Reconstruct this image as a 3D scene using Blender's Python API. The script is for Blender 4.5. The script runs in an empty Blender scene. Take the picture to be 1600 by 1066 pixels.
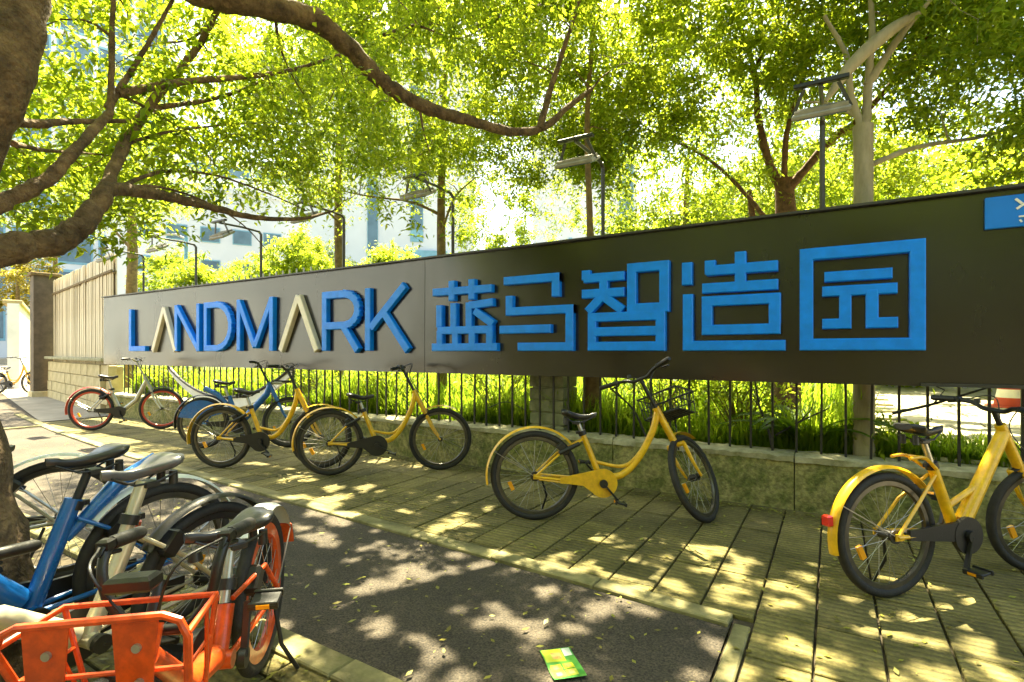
import bpy, math, random
import numpy as np
from mathutils import Vector, Matrix
R = math.radians
rnd = random.Random(7)
nrg = np.random.default_rng(11)
scene = bpy.context.scene
col = scene.collection

# ------------------------------------------------------------------ camera, sky, sun, exposure
cam_d = bpy.data.cameras.new('camera')
cam = bpy.data.objects.new('camera', cam_d); col.objects.link(cam)
cam.location = (0, 0, 1.25); cam.rotation_euler = (R(90), 0, R(31.4))
cam_d.sensor_width = 36; cam_d.lens = 18.4; cam_d.shift_y = 0.0106
cam_d.clip_start = 0.05; cam_d.clip_end = 3000
scene.camera = cam

SUN_AZ, SUN_EL = -36.0, 64.0            # azimuth from +Y towards +X
world = bpy.data.worlds.new('World'); scene.world = world; world.use_nodes = True
wn = world.node_tree.nodes; wl = world.node_tree.links
sky = wn.new('ShaderNodeTexSky'); sky.sky_type = 'NISHITA'; sky.sun_disc = False
sky.sun_elevation = R(SUN_EL); sky.sun_rotation = R(SUN_AZ)
sky.air_density = 1.3; sky.dust_density = 4.0; sky.ozone_density = 0.6
wl.new(sky.outputs[0], wn['Background'].inputs[0]); wn['Background'].inputs[1].default_value = 0.07
sun_d = bpy.data.lights.new('sun', 'SUN'); sun_d.energy = 5.0; sun_d.angle = R(0.55); sun_d.color = (1.0, 0.88, 0.64)
sun = bpy.data.objects.new('sun', sun_d); col.objects.link(sun)
sd = Vector((math.sin(R(SUN_AZ)) * math.cos(R(SUN_EL)), math.cos(R(SUN_AZ)) * math.cos(R(SUN_EL)), math.sin(R(SUN_EL))))
sun.rotation_euler = sd.to_track_quat('Z', 'Y').to_euler(); sun.location = (0, 0, 30)
vs = scene.view_settings
vs.view_transform = 'Standard'; vs.look = 'None'; vs.gamma = 1.0; vs.use_curve_mapping = False
vs.exposure = 3.05
vs.use_white_balance = True; vs.white_balance_temperature = 6750; vs.white_balance_tint = 3
scene.cycles.use_denoising = True
scene.cycles.max_bounces = 10; scene.cycles.diffuse_bounces = 5; scene.cycles.glossy_bounces = 3
scene.cycles.transmission_bounces = 8; scene.cycles.sample_clamp_indirect = 8.0
scene.cycles.use_adaptive_sampling = False

# ------------------------------------------------------------------ materials
def mat(name, c, rough=0.6, metal=0.0, var=0.0, scale=6.0, c2=None, bump=0.0, bscale=40.0, spec=0.5, coat=0.0, detail=6.0, lo=0.35, hi=0.65, coord='Object', rvar=0.0, stretch=None, stain=None, bdist=.01):
    m = bpy.data.materials.new(name); m.use_nodes = True
    nt = m.node_tree; n = nt.nodes; l = nt.links; b = n['Principled BSDF']
    b.inputs['Base Color'].default_value = (*c, 1); b.inputs['Roughness'].default_value = rough
    b.inputs['Metallic'].default_value = metal; b.inputs['Specular IOR Level'].default_value = spec
    b.inputs['Coat Weight'].default_value = coat; b.inputs['Coat Roughness'].default_value = 0.08 if name != 'sign_metal' else .3
    tc = n.new('ShaderNodeTexCoord'); src = tc.outputs[coord]
    if stretch:
        mp = n.new('ShaderNodeMapping'); mp.inputs['Scale'].default_value = stretch
        l.new(src, mp.inputs[0]); src = mp.outputs[0]
    if c2 is None and var > 0: c2 = tuple(x * (1 - var) for x in c)
    if c2 is not None:
        nz = n.new('ShaderNodeTexNoise'); nz.inputs['Scale'].default_value = scale; nz.inputs['Detail'].default_value = detail
        nz.inputs['Roughness'].default_value = 0.65
        l.new(src, nz.inputs['Vector'])
        rp = n.new('ShaderNodeValToRGB'); rp.color_ramp.elements[0].position = lo; rp.color_ramp.elements[1].position = hi
        rp.color_ramp.elements[0].color = (*c2, 1); rp.color_ramp.elements[1].color = (*c, 1)
        l.new(nz.outputs[0], rp.inputs[0]); l.new(rp.outputs[0], b.inputs['Base Color'])
        if rvar:
            mr = n.new('ShaderNodeMapRange'); mr.inputs[3].default_value = rough + rvar; mr.inputs[4].default_value = max(0.03, rough - rvar)
            l.new(nz.outputs[0], mr.inputs[0]); l.new(mr.outputs[0], b.inputs['Roughness'])
    if stain and b.inputs['Base Color'].is_linked:
        ns = n.new('ShaderNodeTexNoise'); ns.inputs['Scale'].default_value = stain[0]; ns.inputs['Detail'].default_value = 7; ns.inputs['Roughness'].default_value = .6
        l.new(tc.outputs[coord], ns.inputs['Vector'])
        rs_ = n.new('ShaderNodeValToRGB'); rs_.color_ramp.elements[0].position = .40; rs_.color_ramp.elements[1].position = .60
        k_ = 1 - stain[1]; rs_.color_ramp.elements[0].color = (k_, k_, k_, 1)
        mx_ = n.new('ShaderNodeMix'); mx_.data_type = 'RGBA'; mx_.blend_type = 'MULTIPLY'; mx_.inputs[0].default_value = 1
        l.new(b.inputs['Base Color'].links[0].from_socket, mx_.inputs[6]); l.new(ns.outputs[0], rs_.inputs[0]); l.new(rs_.outputs[0], mx_.inputs[7]); l.new(mx_.outputs[2], b.inputs['Base Color'])
    if bump > 0:
        n2 = n.new('ShaderNodeTexNoise'); n2.inputs['Scale'].default_value = bscale; n2.inputs['Detail'].default_value = 5
        l.new(src, n2.inputs['Vector'])
        bp = n.new('ShaderNodeBump'); bp.inputs['Strength'].default_value = bump; bp.inputs['Distance'].default_value = bdist
        l.new(n2.outputs[0], bp.inputs['Height']); l.new(bp.outputs[0], b.inputs['Normal'])
    return m

def leaf_mat(name, dark, light, tdark, tlight, mix=0.5):
    m = bpy.data.materials.new(name); m.use_nodes = True
    nt = m.node_tree; n = nt.nodes; l = nt.links
    for x in list(n): n.remove(x)
    out = n.new('ShaderNodeOutputMaterial'); g = n.new('ShaderNodeNewGeometry')
    def ramp(a, b):
        r = n.new('ShaderNodeValToRGB'); r.color_ramp.elements[0].color = (*a, 1); r.color_ramp.elements[1].color = (*b, 1)
        l.new(g.outputs['Random Per Island'], r.inputs[0]); return r
    r1, r2 = ramp(dark, light), ramp(tdark, tlight)
    d = n.new('ShaderNodeBsdfPrincipled'); d.inputs['Roughness'].default_value = 0.45; d.inputs['Specular IOR Level'].default_value = 0.35
    t = n.new('ShaderNodeBsdfTranslucent'); mx = n.new('ShaderNodeMixShader'); mx.inputs[0].default_value = mix
    l.new(r1.outputs[0], d.inputs['Base Color']); l.new(r2.outputs[0], t.inputs[0])
    l.new(d.outputs[0], mx.inputs[1]); l.new(t.outputs[0], mx.inputs[2]); l.new(mx.outputs[0], out.inputs[0])
    return m

M = {}
M['leaf'] = leaf_mat('ficus_leaf', (.035, .075, .010), (.085, .12, .012), (.22, .34, .014), (.54, .61, .036), .60)
M['leaf_bright'] = leaf_mat('young_leaf', (.05, .09, .012), (.11, .13, .015), (.26, .38, .018), (.56, .62, .040), .61)
M['leaf_olive'] = leaf_mat('olive_leaf', (.09, .085, .01), (.14, .11, .012), (.3, .26, .02), (.42, .34, .03), .5)
M['grass'] = leaf_mat('grass_blade', (.07, .12, .012), (.13, .17, .02), (.28, .44, .02), (.48, .60, .045), .6)
M['broad'] = leaf_mat('broad_leaf', (.035, .08, .01), (.07, .12, .015), (.10, .22, .01), (.22, .34, .02), .4)
M['bark_ficus'] = mat('bark_ficus', (.21, .135, .065), .92, c2=(.065, .038, .018), scale=11, bump=1.0, bscale=34, bdist=.03, stain=(5, .4))
M['bark'] = mat('bark_dark', (.13, .085, .04), .9, c2=(.045, .028, .014), scale=14, bump=.9, bscale=30, stretch=(1, 1, .35))
M['bark_moss'] = mat('bark_mossy', (.16, .14, .035), .95, c2=(.05, .035, .015), scale=7, bump=1.0, bscale=26)
M['bark_red'] = mat('bark_reddish', (.19, .10, .045), .85, c2=(.07, .035, .018), scale=18, bump=.8, bscale=45)
M['bark_tan'] = mat('bark_tan', (.22, .15, .055), .9, c2=(.10, .065, .025), scale=12, bump=.6, bscale=40)
M['bark_pale'] = mat('bark_pale', (.34, .29, .18), .8, c2=(.20, .17, .09), scale=9, bump=.3, bscale=30, stretch=(1, 1, .3))
M['panel'] = mat('sign_metal', (.011, .008, .0055), .24, metal=.0, c2=(.006, .0045, .0035), scale=1.1, spec=.8, coat=.0, bump=.05, bscale=3, rvar=.17, stretch=(1, 1, .35))
M['blue_letter'] = mat('letter_blue', (.002, .24, .95), .42, var=.2, scale=9, spec=.35, rvar=.08)
M['white_letter'] = mat('letter_white', (.74, .66, .50), .4, var=.15, scale=7)
M['blue_plate'] = mat('plate_blue', (.004, .18, .70), .3, var=.1, scale=5)
M['white_paint'] = mat('white_paint', (.78, .76, .70), .45, var=.15, scale=8)
M['black_iron'] = mat('black_iron', (.022, .020, .018), .5, var=.4, scale=30, bump=.15, bscale=90)
M['dark_grey'] = mat('lamp_dark', (.045, .043, .04), .45, var=.3, scale=20)
M['lamp_grey'] = mat('lamp_grey', (.30, .29, .25), .45, var=.3, scale=14)
M['wall'] = mat('mossy_wall', (.36, .32, .12), .95, c2=(.15, .165, .04), scale=6, bump=1.0, bscale=45, detail=14, lo=.40, hi=.60, stain=(26, .45), bdist=.014)
M['wall_top'] = mat('wall_coping', (.42, .38, .24), .9, c2=(.20, .19, .09), scale=9, bump=.5, bscale=40)
M['block'] = mat('pier_block', (.27, .27, .17), .92, c2=(.13, .14, .07), scale=6, bump=.6, bscale=30)
M['asphalt'] = mat('asphalt', (.120, .095, .064), .9, c2=(.012, .009, .005), scale=105, bump=.9, bscale=120, detail=3, lo=.3, hi=.72, stain=(1.3, .35))
M['kerb'] = mat('kerb_concrete', (.31, .27, .12), .9, c2=(.15, .14, .05), scale=8, bump=.35, bscale=60, stain=(3, .4))
M['street'] = mat('street_concrete', (.34, .30, .22), .9, c2=(.22, .19, .13), scale=1.5, bump=.2, bscale=40)
M['soil'] = mat('soil', (.07, .055, .03), 1.0, c2=(.03, .022, .012), scale=9, bump=.8, bscale=30)
M['lawn'] = mat('lawn_ground', (.15, .20, .025), 1.0, c2=(.08, .11, .015), scale=2.5, bump=.6, bscale=30)
M['sunny_paving'] = mat('pale_paving', (.42, .38, .26), .9, c2=(.26, .24, .13), scale=3, bump=.3, bscale=25)
M['cream'] = mat('cream_metal', (.70, .61, .42), .6, c2=(.52, .41, .24), scale=3, stretch=(1, 1, .2))
M['cream_stone'] = mat('cream_stone', (.60, .50, .28), .9, c2=(.42, .33, .16), scale=5, bump=.4, bscale=25)
M['pillar'] = mat('brown_pillar', (.14, .10, .06), .8, c2=(.08, .06, .035), scale=5, bump=.3, bscale=20)
M['white_wall'] = mat('white_wall', (.78, .75, .70), .85, c2=(.62, .58, .52), scale=.9)
M['ochre'] = mat('ochre_plaster', (.48, .36, .16), .85, c2=(.36, .27, .12), scale=3)
M['build'] = mat('building_white', (.52, .56, .60), .7, var=.06, scale=.5)
M['glass'] = mat('blue_glass', (.11, .19, .25), .25, var=.4, scale=.4, spec=.35)
M['pale_blue'] = mat('pale_blue_panel', (.16, .34, .44), .6, var=.2, scale=2)
M['red_paint'] = mat('red_paint', (.55, .06, .02), .5, var=.2, scale=5)
M['yellow'] = mat('bike_yellow', (.86, .50, .010), .34, c2=(.70, .37, .014), scale=7, coat=.2, rvar=.08, stain=(26, .18))
M['yellow2'] = mat('bike_yellow_worn', (.66, .38, .03), .38, c2=(.55, .30, .03), scale=22, coat=.2)
M['orange'] = mat('bike_orange', (.74, .085, .008), .38, c2=(.58, .065, .010), scale=9, coat=.15, rvar=.1, stain=(40, .25))
M['red_bike'] = mat('bike_red', (.50, .05, .02), .35, var=.2, scale=12, coat=.2)
M['blue_bike'] = mat('bike_blue', (.008, .125, .42), .28, c2=(.006, .09, .32), scale=14, coat=.5, rvar=.06)
M['silver'] = mat('silver', (.52, .50, .44), .32, metal=.75, var=.25, scale=18)
M['cream_post'] = mat('cream_post', (.62, .55, .38), .32, metal=.45, var=.2, scale=10)
M['white_plastic'] = mat('white_plastic', (.66, .68, .66), .4, var=.15, scale=9)
M['black'] = mat('black_plastic', (.014, .013, .012), .42, var=.4, scale=20, bump=.1, bscale=120)
M['saddle'] = mat('saddle_vinyl', (.020, .020, .022), .36, var=.4, scale=9, bump=.12, bscale=70, coat=.15)
M['saddle_grey'] = mat('saddle_grey', (.10, .10, .105), .34, var=.3, scale=9, bump=.1, bscale=70, coat=.25)
M['tyre'] = mat('tyre_rubber', (.012, .011, .010), .75, c2=(.026, .022, .017), scale=25, bump=.3, bscale=90)
M['rim'] = mat('rim_alloy', (.13, .12, .10), .35, metal=.8, var=.3, scale=14)
M['rim_black'] = mat('rim_black', (.03, .028, .025), .4, metal=.2, var=.3, scale=14)
M['spoke'] = mat('spoke_steel', (.36, .34, .30), .35, metal=.8)
M['reflector_y'] = mat('reflector_amber', (.80, .33, .01), .25, coat=.6)
M['reflector_r'] = mat('reflector_red', (.60, .02, .01), .2, coat=.6)
M['flyer_green'] = mat('flyer_green', (.05, .28, .04), .35, c2=(.16, .42, .06), scale=14)
M['flyer_yellow'] = mat('flyer_yellow', (.66, .62, .03), .35, c2=(.45, .55, .06), scale=25)
M['flyer_white'] = mat('flyer_white', (.75, .80, .68), .35, var=.1, scale=20)
M['flyer_food'] = mat('flyer_orange', (.60, .26, .07), .35, c2=(.62, .55, .18), scale=55)
M['dead_leaf'] = leaf_mat('fallen_leaf', (.14, .11, .02), (.30, .30, .04), (.08, .06, .01), (.2, .2, .03), .2)

def paver_material():
    m = bpy.data.materials.new('ribbed_paver'); m.use_nodes = True
    nt = m.node_tree; n = nt.nodes; l = nt.links; b = n['Principled BSDF']; b.inputs['Roughness'].default_value = .88
    g = n.new('ShaderNodeNewGeometry'); oi = n.new('ShaderNodeObjectInfo')
    nz = n.new('ShaderNodeTexNoise'); nz.inputs['Scale'].default_value = 1.6; nz.inputs['Detail'].default_value = 9; nz.inputs['Roughness'].default_value = .7
    l.new(g.outputs['Position'], nz.inputs['Vector'])
    r = n.new('ShaderNodeValToRGB'); e = r.color_ramp.elements
    e[0].position = .36; e[0].color = (.085, .075, .013, 1); e[1].position = .66; e[1].color = (.27, .22, .070, 1)
    l.new(nz.outputs[0], r.inputs[0])
    hs = n.new('ShaderNodeHueSaturation'); mr = n.new('ShaderNodeMapRange')
    mr.inputs[3].default_value = .78; mr.inputs[4].default_value = 1.22
    l.new(oi.outputs['Random'], mr.inputs[0]); l.new(mr.outputs[0], hs.inputs['Value']); l.new(r.outputs[0], hs.inputs['Color'])
    n3 = n.new('ShaderNodeTexNoise'); n3.inputs['Scale'].default_value = 55; n3.inputs['Detail'].default_value = 4
    l.new(g.outputs['Position'], n3.inputs['Vector'])
    mm = n.new('ShaderNodeMix'); mm.data_type = 'RGBA'; mm.blend_type = 'MULTIPLY'; mm.inputs[0].default_value = .7
    r3 = n.new('ShaderNodeValToRGB'); r3.color_ramp.elements[0].position = .3; r3.color_ramp.elements[0].color = (.45, .45, .42, 1); r3.color_ramp.elements[1].position = .62
    l.new(n3.outputs[0], r3.inputs[0]); l.new(hs.outputs[0], mm.inputs[6]); l.new(r3.outputs[0], mm.inputs[7])
    w = n.new('ShaderNodeTexWave'); w.wave_type = 'BANDS'; w.bands_direction = 'Y'; w.inputs['Scale'].default_value = 7.0
    w.inputs['Distortion'].default_value = 1.6; w.inputs['Detail'].default_value = 2; w.inputs['Detail Scale'].default_value = 6
    l.new(g.outputs['Position'], w.inputs['Vector'])
    rw = n.new('ShaderNodeValToRGB'); rw.color_ramp.elements[0].position = .05; rw.color_ramp.elements[0].color = (.55, .55, .5, 1); rw.color_ramp.elements[1].position = .4
    m2 = n.new('ShaderNodeMix'); m2.data_type = 'RGBA'; m2.blend_type = 'MULTIPLY'; m2.inputs[0].default_value = .8
    l.new(w.outputs[0], rw.inputs[0]); l.new(mm.outputs[2], m2.inputs[6]); l.new(rw.outputs[0], m2.inputs[7]); l.new(m2.outputs[2], b.inputs['Base Color'])
    bp = n.new('ShaderNodeBump'); bp.inputs['Strength'].default_value = .9; bp.inputs['Distance'].default_value = .008
    l.new(w.outputs[0], bp.inputs['Height'])
    b2 = n.new('ShaderNodeBump'); b2.inputs['Strength'].default_value = .5; b2.inputs['Distance'].default_value = .006
    l.new(n3.outputs[0], b2.inputs['Height']); l.new(bp.outputs[0], b2.inputs['Normal']); l.new(b2.outputs[0], b.inputs['Normal'])
    return m
M['paver'] = paver_material()

# ------------------------------------------------------------------ mesh building
def V(*a): return Vector(a)
class MB:
    def __init__(s, xf=None): s.v = []; s.f = []; s.xf = xf
    def add(s, vs, fs):
        o = len(s.v)
        s.v += [tuple(s.xf @ Vector(p)) if s.xf else tuple(p) for p in vs]
        s.f += [tuple(i + o for i in f) for f in fs]
    def tube(s, pts, r, seg=8, cap=True, jit=0.0):
        pts = [Vector(p) for p in pts]; n = len(pts)
        rs = [r] * n if isinstance(r, (int, float)) else list(r)
        vs, fs = [], []; prev = None
        for i, p in enumerate(pts):
            t = (pts[min(i + 1, n - 1)] - pts[max(i - 1, 0)])
            t = t.normalized() if t.length > 1e-9 else V(0, 0, 1)
            if prev is None:
                a = t.cross(V(0, 0, 1))
                if a.length < .05: a = t.cross(V(0, 1, 0))
            else:
                a = prev - t * prev.dot(t)
            a.normalize(); prev = a; b = t.cross(a)
            for k in range(seg):
                q = 2 * math.pi * k / seg
                vs.append(p + (a * math.cos(q) + b * math.sin(q)) * rs[i] * (1 + jit * (rnd.gauss(0, .6) + math.sin(3 * q + i * .55) * .7)))
        for i in range(n - 1):
            for k in range(seg):
                k2 = (k + 1) % seg
                fs.append((i * seg + k, i * seg + k2, (i + 1) * seg + k2, (i + 1) * seg + k))
        if cap:
            fs.append(tuple(range(seg))[::-1]); fs.append(tuple((n - 1) * seg + k for k in range(seg)))
        s.add(vs, fs); return s
    def box(s, c, d, rot=None, ch=0.0):
        x, y, z = d[0] / 2, d[1] / 2, d[2] / 2
        vs = []
        if ch <= 0:
            for sz in (-1, 1):
                for sx, sy in ((-1, -1), (1, -1), (1, 1), (-1, 1)): vs.append(V(sx * x, sy * y, sz * z))
            fs = [(3, 2, 1, 0), (4, 5, 6, 7), (0, 1, 5, 4), (1, 2, 6, 5), (2, 3, 7, 6), (3, 0, 4, 7)]
        else:
            for zz, k in ((-z, ch), (-z + ch, 0), (z - ch, 0), (z, ch)):
                for sx, sy in ((-1, -1), (1, -1), (1, 1), (-1, 1)): vs.append(V(sx * (x - k), sy * (y - k), zz))
            fs = [(3, 2, 1, 0), (12, 13, 14, 15)]
            for r_ in range(3):
                for k in range(4):
                    a = r_ * 4 + k; b = r_ * 4 + (k + 1) % 4
                    fs.append((a, b, b + 4, a + 4))
        c = Vector(c)
        s.add([(rot @ p if rot else p) + c for p in vs], fs); return s
    def beam(s, p0, p1, w, h, up=(0, 0, 1), ch=0.0):
        p0, p1 = Vector(p0), Vector(p1); x = (p1 - p0); L = x.length; x.normalize()
        y = Vector(up).cross(x); y.normalize(); z = x.cross(y)
        rot = Matrix((x, y, z)).transposed()
        return s.box((p0 + p1) / 2, (L, w, h), rot, ch)
    def prism(s, poly, org, ax, ay, d):      # polygon in plane (ax, ay), extruded by vector d
        org, ax, ay, d = Vector(org), Vector(ax), Vector(ay), Vector(d); n = len(poly)
        vs = [org + ax * p[0] + ay * p[1] for p in poly] + [org + ax * p[0] + ay * p[1] + d for p in poly]
        fs = [tuple(range(n))[::-1], tuple(range(n, 2 * n))] + [(k, (k + 1) % n, n + (k + 1) % n, n + k) for k in range(n)]
        s.add(vs, fs); return s
    def arc(s, c, ax, ay, Rr, prof, a0, a1, n=32):   # sweep profile [(dr, side)] round centre in plane (ax, ay)
        c, ax, ay = Vector(c), Vector(ax), Vector(ay); sd_ = ax.cross(ay); m = len(prof); vs, fs = [], []
        full = abs(a1 - a0) > 2 * math.pi - 1e-4
        N = n if full else n + 1
        for i in range(N):
            q = a0 + (a1 - a0) * i / n; rad = ax * math.cos(q) + ay * math.sin(q)
            for dr, sde in prof: vs.append(c + rad * (Rr + dr) + sd_ * sde)
        for i in range(n):
            j = (i + 1) % N
            for k in range(m):
                k2 = (k + 1) % m
                fs.append((i * m + k, i * m + k2, j * m + k2, j * m + k))
        if not full:
            fs.append(tuple(range(m))[::-1]); fs.append(tuple((N - 1) * m + k for k in range(m)))
        s.add(vs, fs); return s
    def disc(s, c, ax, ay, r, t, n=20):
        poly = [(r * math.cos(2 * math.pi * k / n), r * math.sin(2 * math.pi * k / n)) for k in range(n)]
        ax, ay = Vector(ax), Vector(ay); d = ax.cross(ay) * t
        return s.prism(poly, Vector(c) - d / 2, ax, ay, d)
    def build(s, name, m, parent=None, smooth=40, kind=None):
        me = bpy.data.meshes.new(name); me.from_pydata([tuple(p) for p in s.v], [], s.f); me.update()
        me.materials.append(M[m] if isinstance(m, str) else m)
        if smooth:
            me.shade_smooth()
            me.set_sharp_from_angle(angle=R(smooth))
        o = bpy.data.objects.new(name, me); col.objects.link(o)
        if parent: o.parent = parent
        if kind: o['kind'] = kind
        return o

def tag(o, label, cat, group=None):
    o['label'] = label; o['category'] = cat
    if group: o['group'] = group
    return o
def empty(name, loc, rz=0.0, label=None, cat=None, group=None):
    o = bpy.data.objects.new(name, None); col.objects.link(o); o.empty_display_size = .1
    o.location = loc; o.rotation_euler = (0, 0, rz)
    if label: tag(o, label, cat, group)
    return o
def inst(src, name, parent, loc, rot=(0, 0, 0), scale=None):
    o = bpy.data.objects.new(name, src); col.objects.link(o); o.parent = parent; o.location = loc; o.rotation_euler = rot
    if scale: o.scale = scale
    return o
def mesh_of(mb, name, m, smooth=0):
    me = bpy.data.meshes.new(name); me.from_pydata([tuple(p) for p in mb.v], [], mb.f); me.update(); me.materials.append(M[m])
    if smooth: me.shade_smooth(); me.set_sharp_from_angle(angle=R(smooth))
    return me
def np_mesh(name, verts, tris, m, parent=None, kind=None, loc=None):
    me = bpy.data.meshes.new(name); nv, nf = len(verts), len(tris)
    me.vertices.add(nv); me.vertices.foreach_set('co', np.ascontiguousarray(verts, dtype=np.float32).ravel())
    me.loops.add(nf * 3); me.loops.foreach_set('vertex_index', np.ascontiguousarray(tris, dtype=np.int32).ravel())
    me.polygons.add(nf); me.polygons.foreach_set('loop_start', np.arange(nf, dtype=np.int32) * 3)
    me.update(calc_edges=True); me.validate()
    me.materials.append(M[m]); o = bpy.data.objects.new(name, me); col.objects.link(o)
    if parent: o.parent = parent
    if kind: o['kind'] = kind
    return o
def leaf_geo(P, size, droop=.35, wid=.42, flat=.6):
    n = len(P)
    az = nrg.uniform(0, 2 * np.pi, n); el = nrg.normal(-droop, .45, n)
    d = np.stack([np.cos(az) * np.cos(el), np.sin(az) * np.cos(el), np.sin(el)], 1)
    up = np.stack([nrg.normal(0, flat, n), nrg.normal(0, flat, n), np.ones(n)], 1)
    sdv = np.cross(d, up); sdv /= np.linalg.norm(sdv, axis=1)[:, None] + 1e-9
    nm = np.cross(sdv, d)
    L = size * nrg.uniform(.55, 1.4, n)[:, None]; W = L * wid
    b = P; tip = P + d * L - np.array([0, 0, 1]) * L * .12
    mid = P + d * L * .45
    lft = mid + sdv * W * .5 + nm * W * .16; rgt = mid - sdv * W * .5 + nm * W * .16
    verts = np.stack([b, lft, tip, rgt], 1).reshape(-1, 3)
    i = np.arange(n)[:, None] * 4
    tris = np.concatenate([i + np.array([0, 1, 2]), i + np.array([0, 2, 3])], 0)
    return verts, tris

# ------------------------------------------------------------------ ground, paving, walls
def sheet(name, pts, z, m, kind='structure'):
    mb = MB(); mb.add([(x, y, z) for x, y in pts], [tuple(range(len(pts)))])
    o = mb.build(name, m, smooth=0); o['kind'] = kind; return o
sheet('ground', [(-900, -900), (900, -900), (900, 900), (-900, 900)], -.14, 'street')
EDGE = [(-26, 6.1), (-20, 4.95), (-14, 3.86), (-10.5, 3.38), (-7.5, 3.08), (-3.8, 2.86), (-.40, 2.67)]   # line between paving and asphalt
def edge_y(x):
    for (x0, y0), (x1, y1) in zip(EDGE, EDGE[1:]):
        if x <= x1: return y0 + (y1 - y0) * (x - x0) / (x1 - x0)
    return EDGE[-1][1]
WALL = [(-30, 8.3), (-19.4, 5.95), (-12.2, 4.70), (6, 4.70)]
def wall_y(x):
    for (x0, y0), (x1, y1) in zip(WALL, WALL[1:]):
        if x <= x1: return y0 + (y1 - y0) * (x - x0) / (x1 - x0)
    return 4.7
# asphalt strip
asp = [(x, y - .05) for x, y in EDGE] + [(-.40, 1.45), (-26, 1.45)]
sheet('asphalt_path', asp, -.012, 'asphalt')
# paved walk: joint bed plus individual pavers
bed = sheet('pavement', [(x, edge_y(x) - .04) for x in (-26, -20, -14, -10.5, -7.5, -3.8)] + [(-.395, 2.63), (-.395, -3), (4, -3), (4, 4.75), (-12.2, 4.75), (-19.4, 6.0), (-26, 7.4)], -.022, 'soil')
PW, PL = .247, .42
def paver_mesh(w, l):
    mb = MB(); g = .0055; t = .004; x, y = w / 2 - g, l / 2 - g
    vs = [(-x, -y, -.03), (x, -y, -.03), (x, y, -.03), (-x, y, -.03), (-x, -y, -t), (x, -y, -t), (x, y, -t), (-x, y, -t)]
    vs += [(-x + t, -y + t, 0), (x - t, -y + t, 0), (x - t, y - t, 0), (-x + t, y - t, 0)]
    fs = [(8, 9, 10, 11)]
    for k in range(4):
        j = (k + 1) % 4; fs += [(k, j, j + 4, k + 4), (k + 4, j + 4, j + 8, k + 8)]
    mb.add(vs, fs); return mesh_of(mb, 'paver', 'paver')
full_paver = paver_mesh(PW, PL)
rest = MB(); npav = 0
cxs = sorted([-.308 - PW * (k + .5) for k in range(47)] + [-.308 + PW * (k + .5) for k in range(8)], key=lambda q: -q)
for cx in cxs:
    y1 = 4.70; y0 = -.3 if cx > -.308 else edge_y(cx) + .005
    off = rnd.choice([0, .0, .14, -.1]); y = y1
    first = True
    while y > y0 + .03:
        l = PL * (.6 + off) if first else PL
        first = False
        l = min(l, y - y0)
        if y - l - y0 < .05: l = y - y0
        cy = y - l / 2
        if npav < 298 and cx > -10.2:
            me = full_paver if abs(l - PL) < 1e-4 else paver_mesh(PW, l)
            o = inst(me, 'paver', bed, (cx, cy, rnd.uniform(-.002, .002)), (rnd.gauss(0, .0025), rnd.gauss(0, .003), rnd.gauss(0, .002))); npav += 1
        else:
            rest.box((cx, cy, -.015), (PW - .011, l - .011, .03))
        y -= l
rest.build('far_pavers', 'paver', bed, smooth=0, kind='stuff')
sheet('far_walk', [(-30, 7.2), (-12.15, 3.62), (-12.15, 4.72), (-19.4, 5.95), (-30, 8.3)], -.008, 'street')
# near walk south of the asphalt
bed2 = sheet('near_pavement', [(-26, 1.40), (-.40, 1.40), (-.40, -6), (-26, -6)], -.020, 'soil')
for i in range(14):
    for j in range(7):
        o = inst(paver_mesh(.24, .16) if (i + j) == 0 else inst_src, 'paver', bed2, (-.54 - .24 * i, 1.31 - .16 * j, rnd.uniform(-.004, .003)), (rnd.gauss(0, .006), rnd.gauss(0, .006), 0))
        inst_src = o.data
# kerb lines
kerb = MB(); kerb.box((-13.2, 1.43, -.05), (25.6, .02, .06)); kerb = kerb.build('kerb', 'soil', smooth=0); kerb['kind'] = 'structure'
def kerb_run(pts, w, step, top):
    for (x0, y0), (x1, y1) in zip(pts, pts[1:]):
        L = math.hypot(x1 - x0, y1 - y0); n = max(1, round(L / step)); a = math.atan2(y1 - y0, x1 - x0)
        mb = MB().box((0, 0, top - .06), (L / n - .006, w, .12), ch=.006); me = mesh_of(mb, 'kerb_stone', 'kerb')
        for k in range(n):
            t = (k + .5) / n
            inst(me, 'kerb_stone', kerb, (x0 + (x1 - x0) * t, y0 + (y1 - y0) * t, rnd.uniform(-.003, .003)), (0, rnd.gauss(0, .004), a + rnd.gauss(0, .004)))
kerb_run([(x, y - .055) for x, y in EDGE[2:]], .11, .62, .010)
kerb_run([(-14, 1.44), (-.40, 1.40)], .13, .62, .016)
kerb_run([(-11.45, 3.42), (-11.45, 1.55)], .12, .62, .006)
kerb_run([(-.35, 2.60), (-.35, 1.0)], .07, .5, .002)

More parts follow.
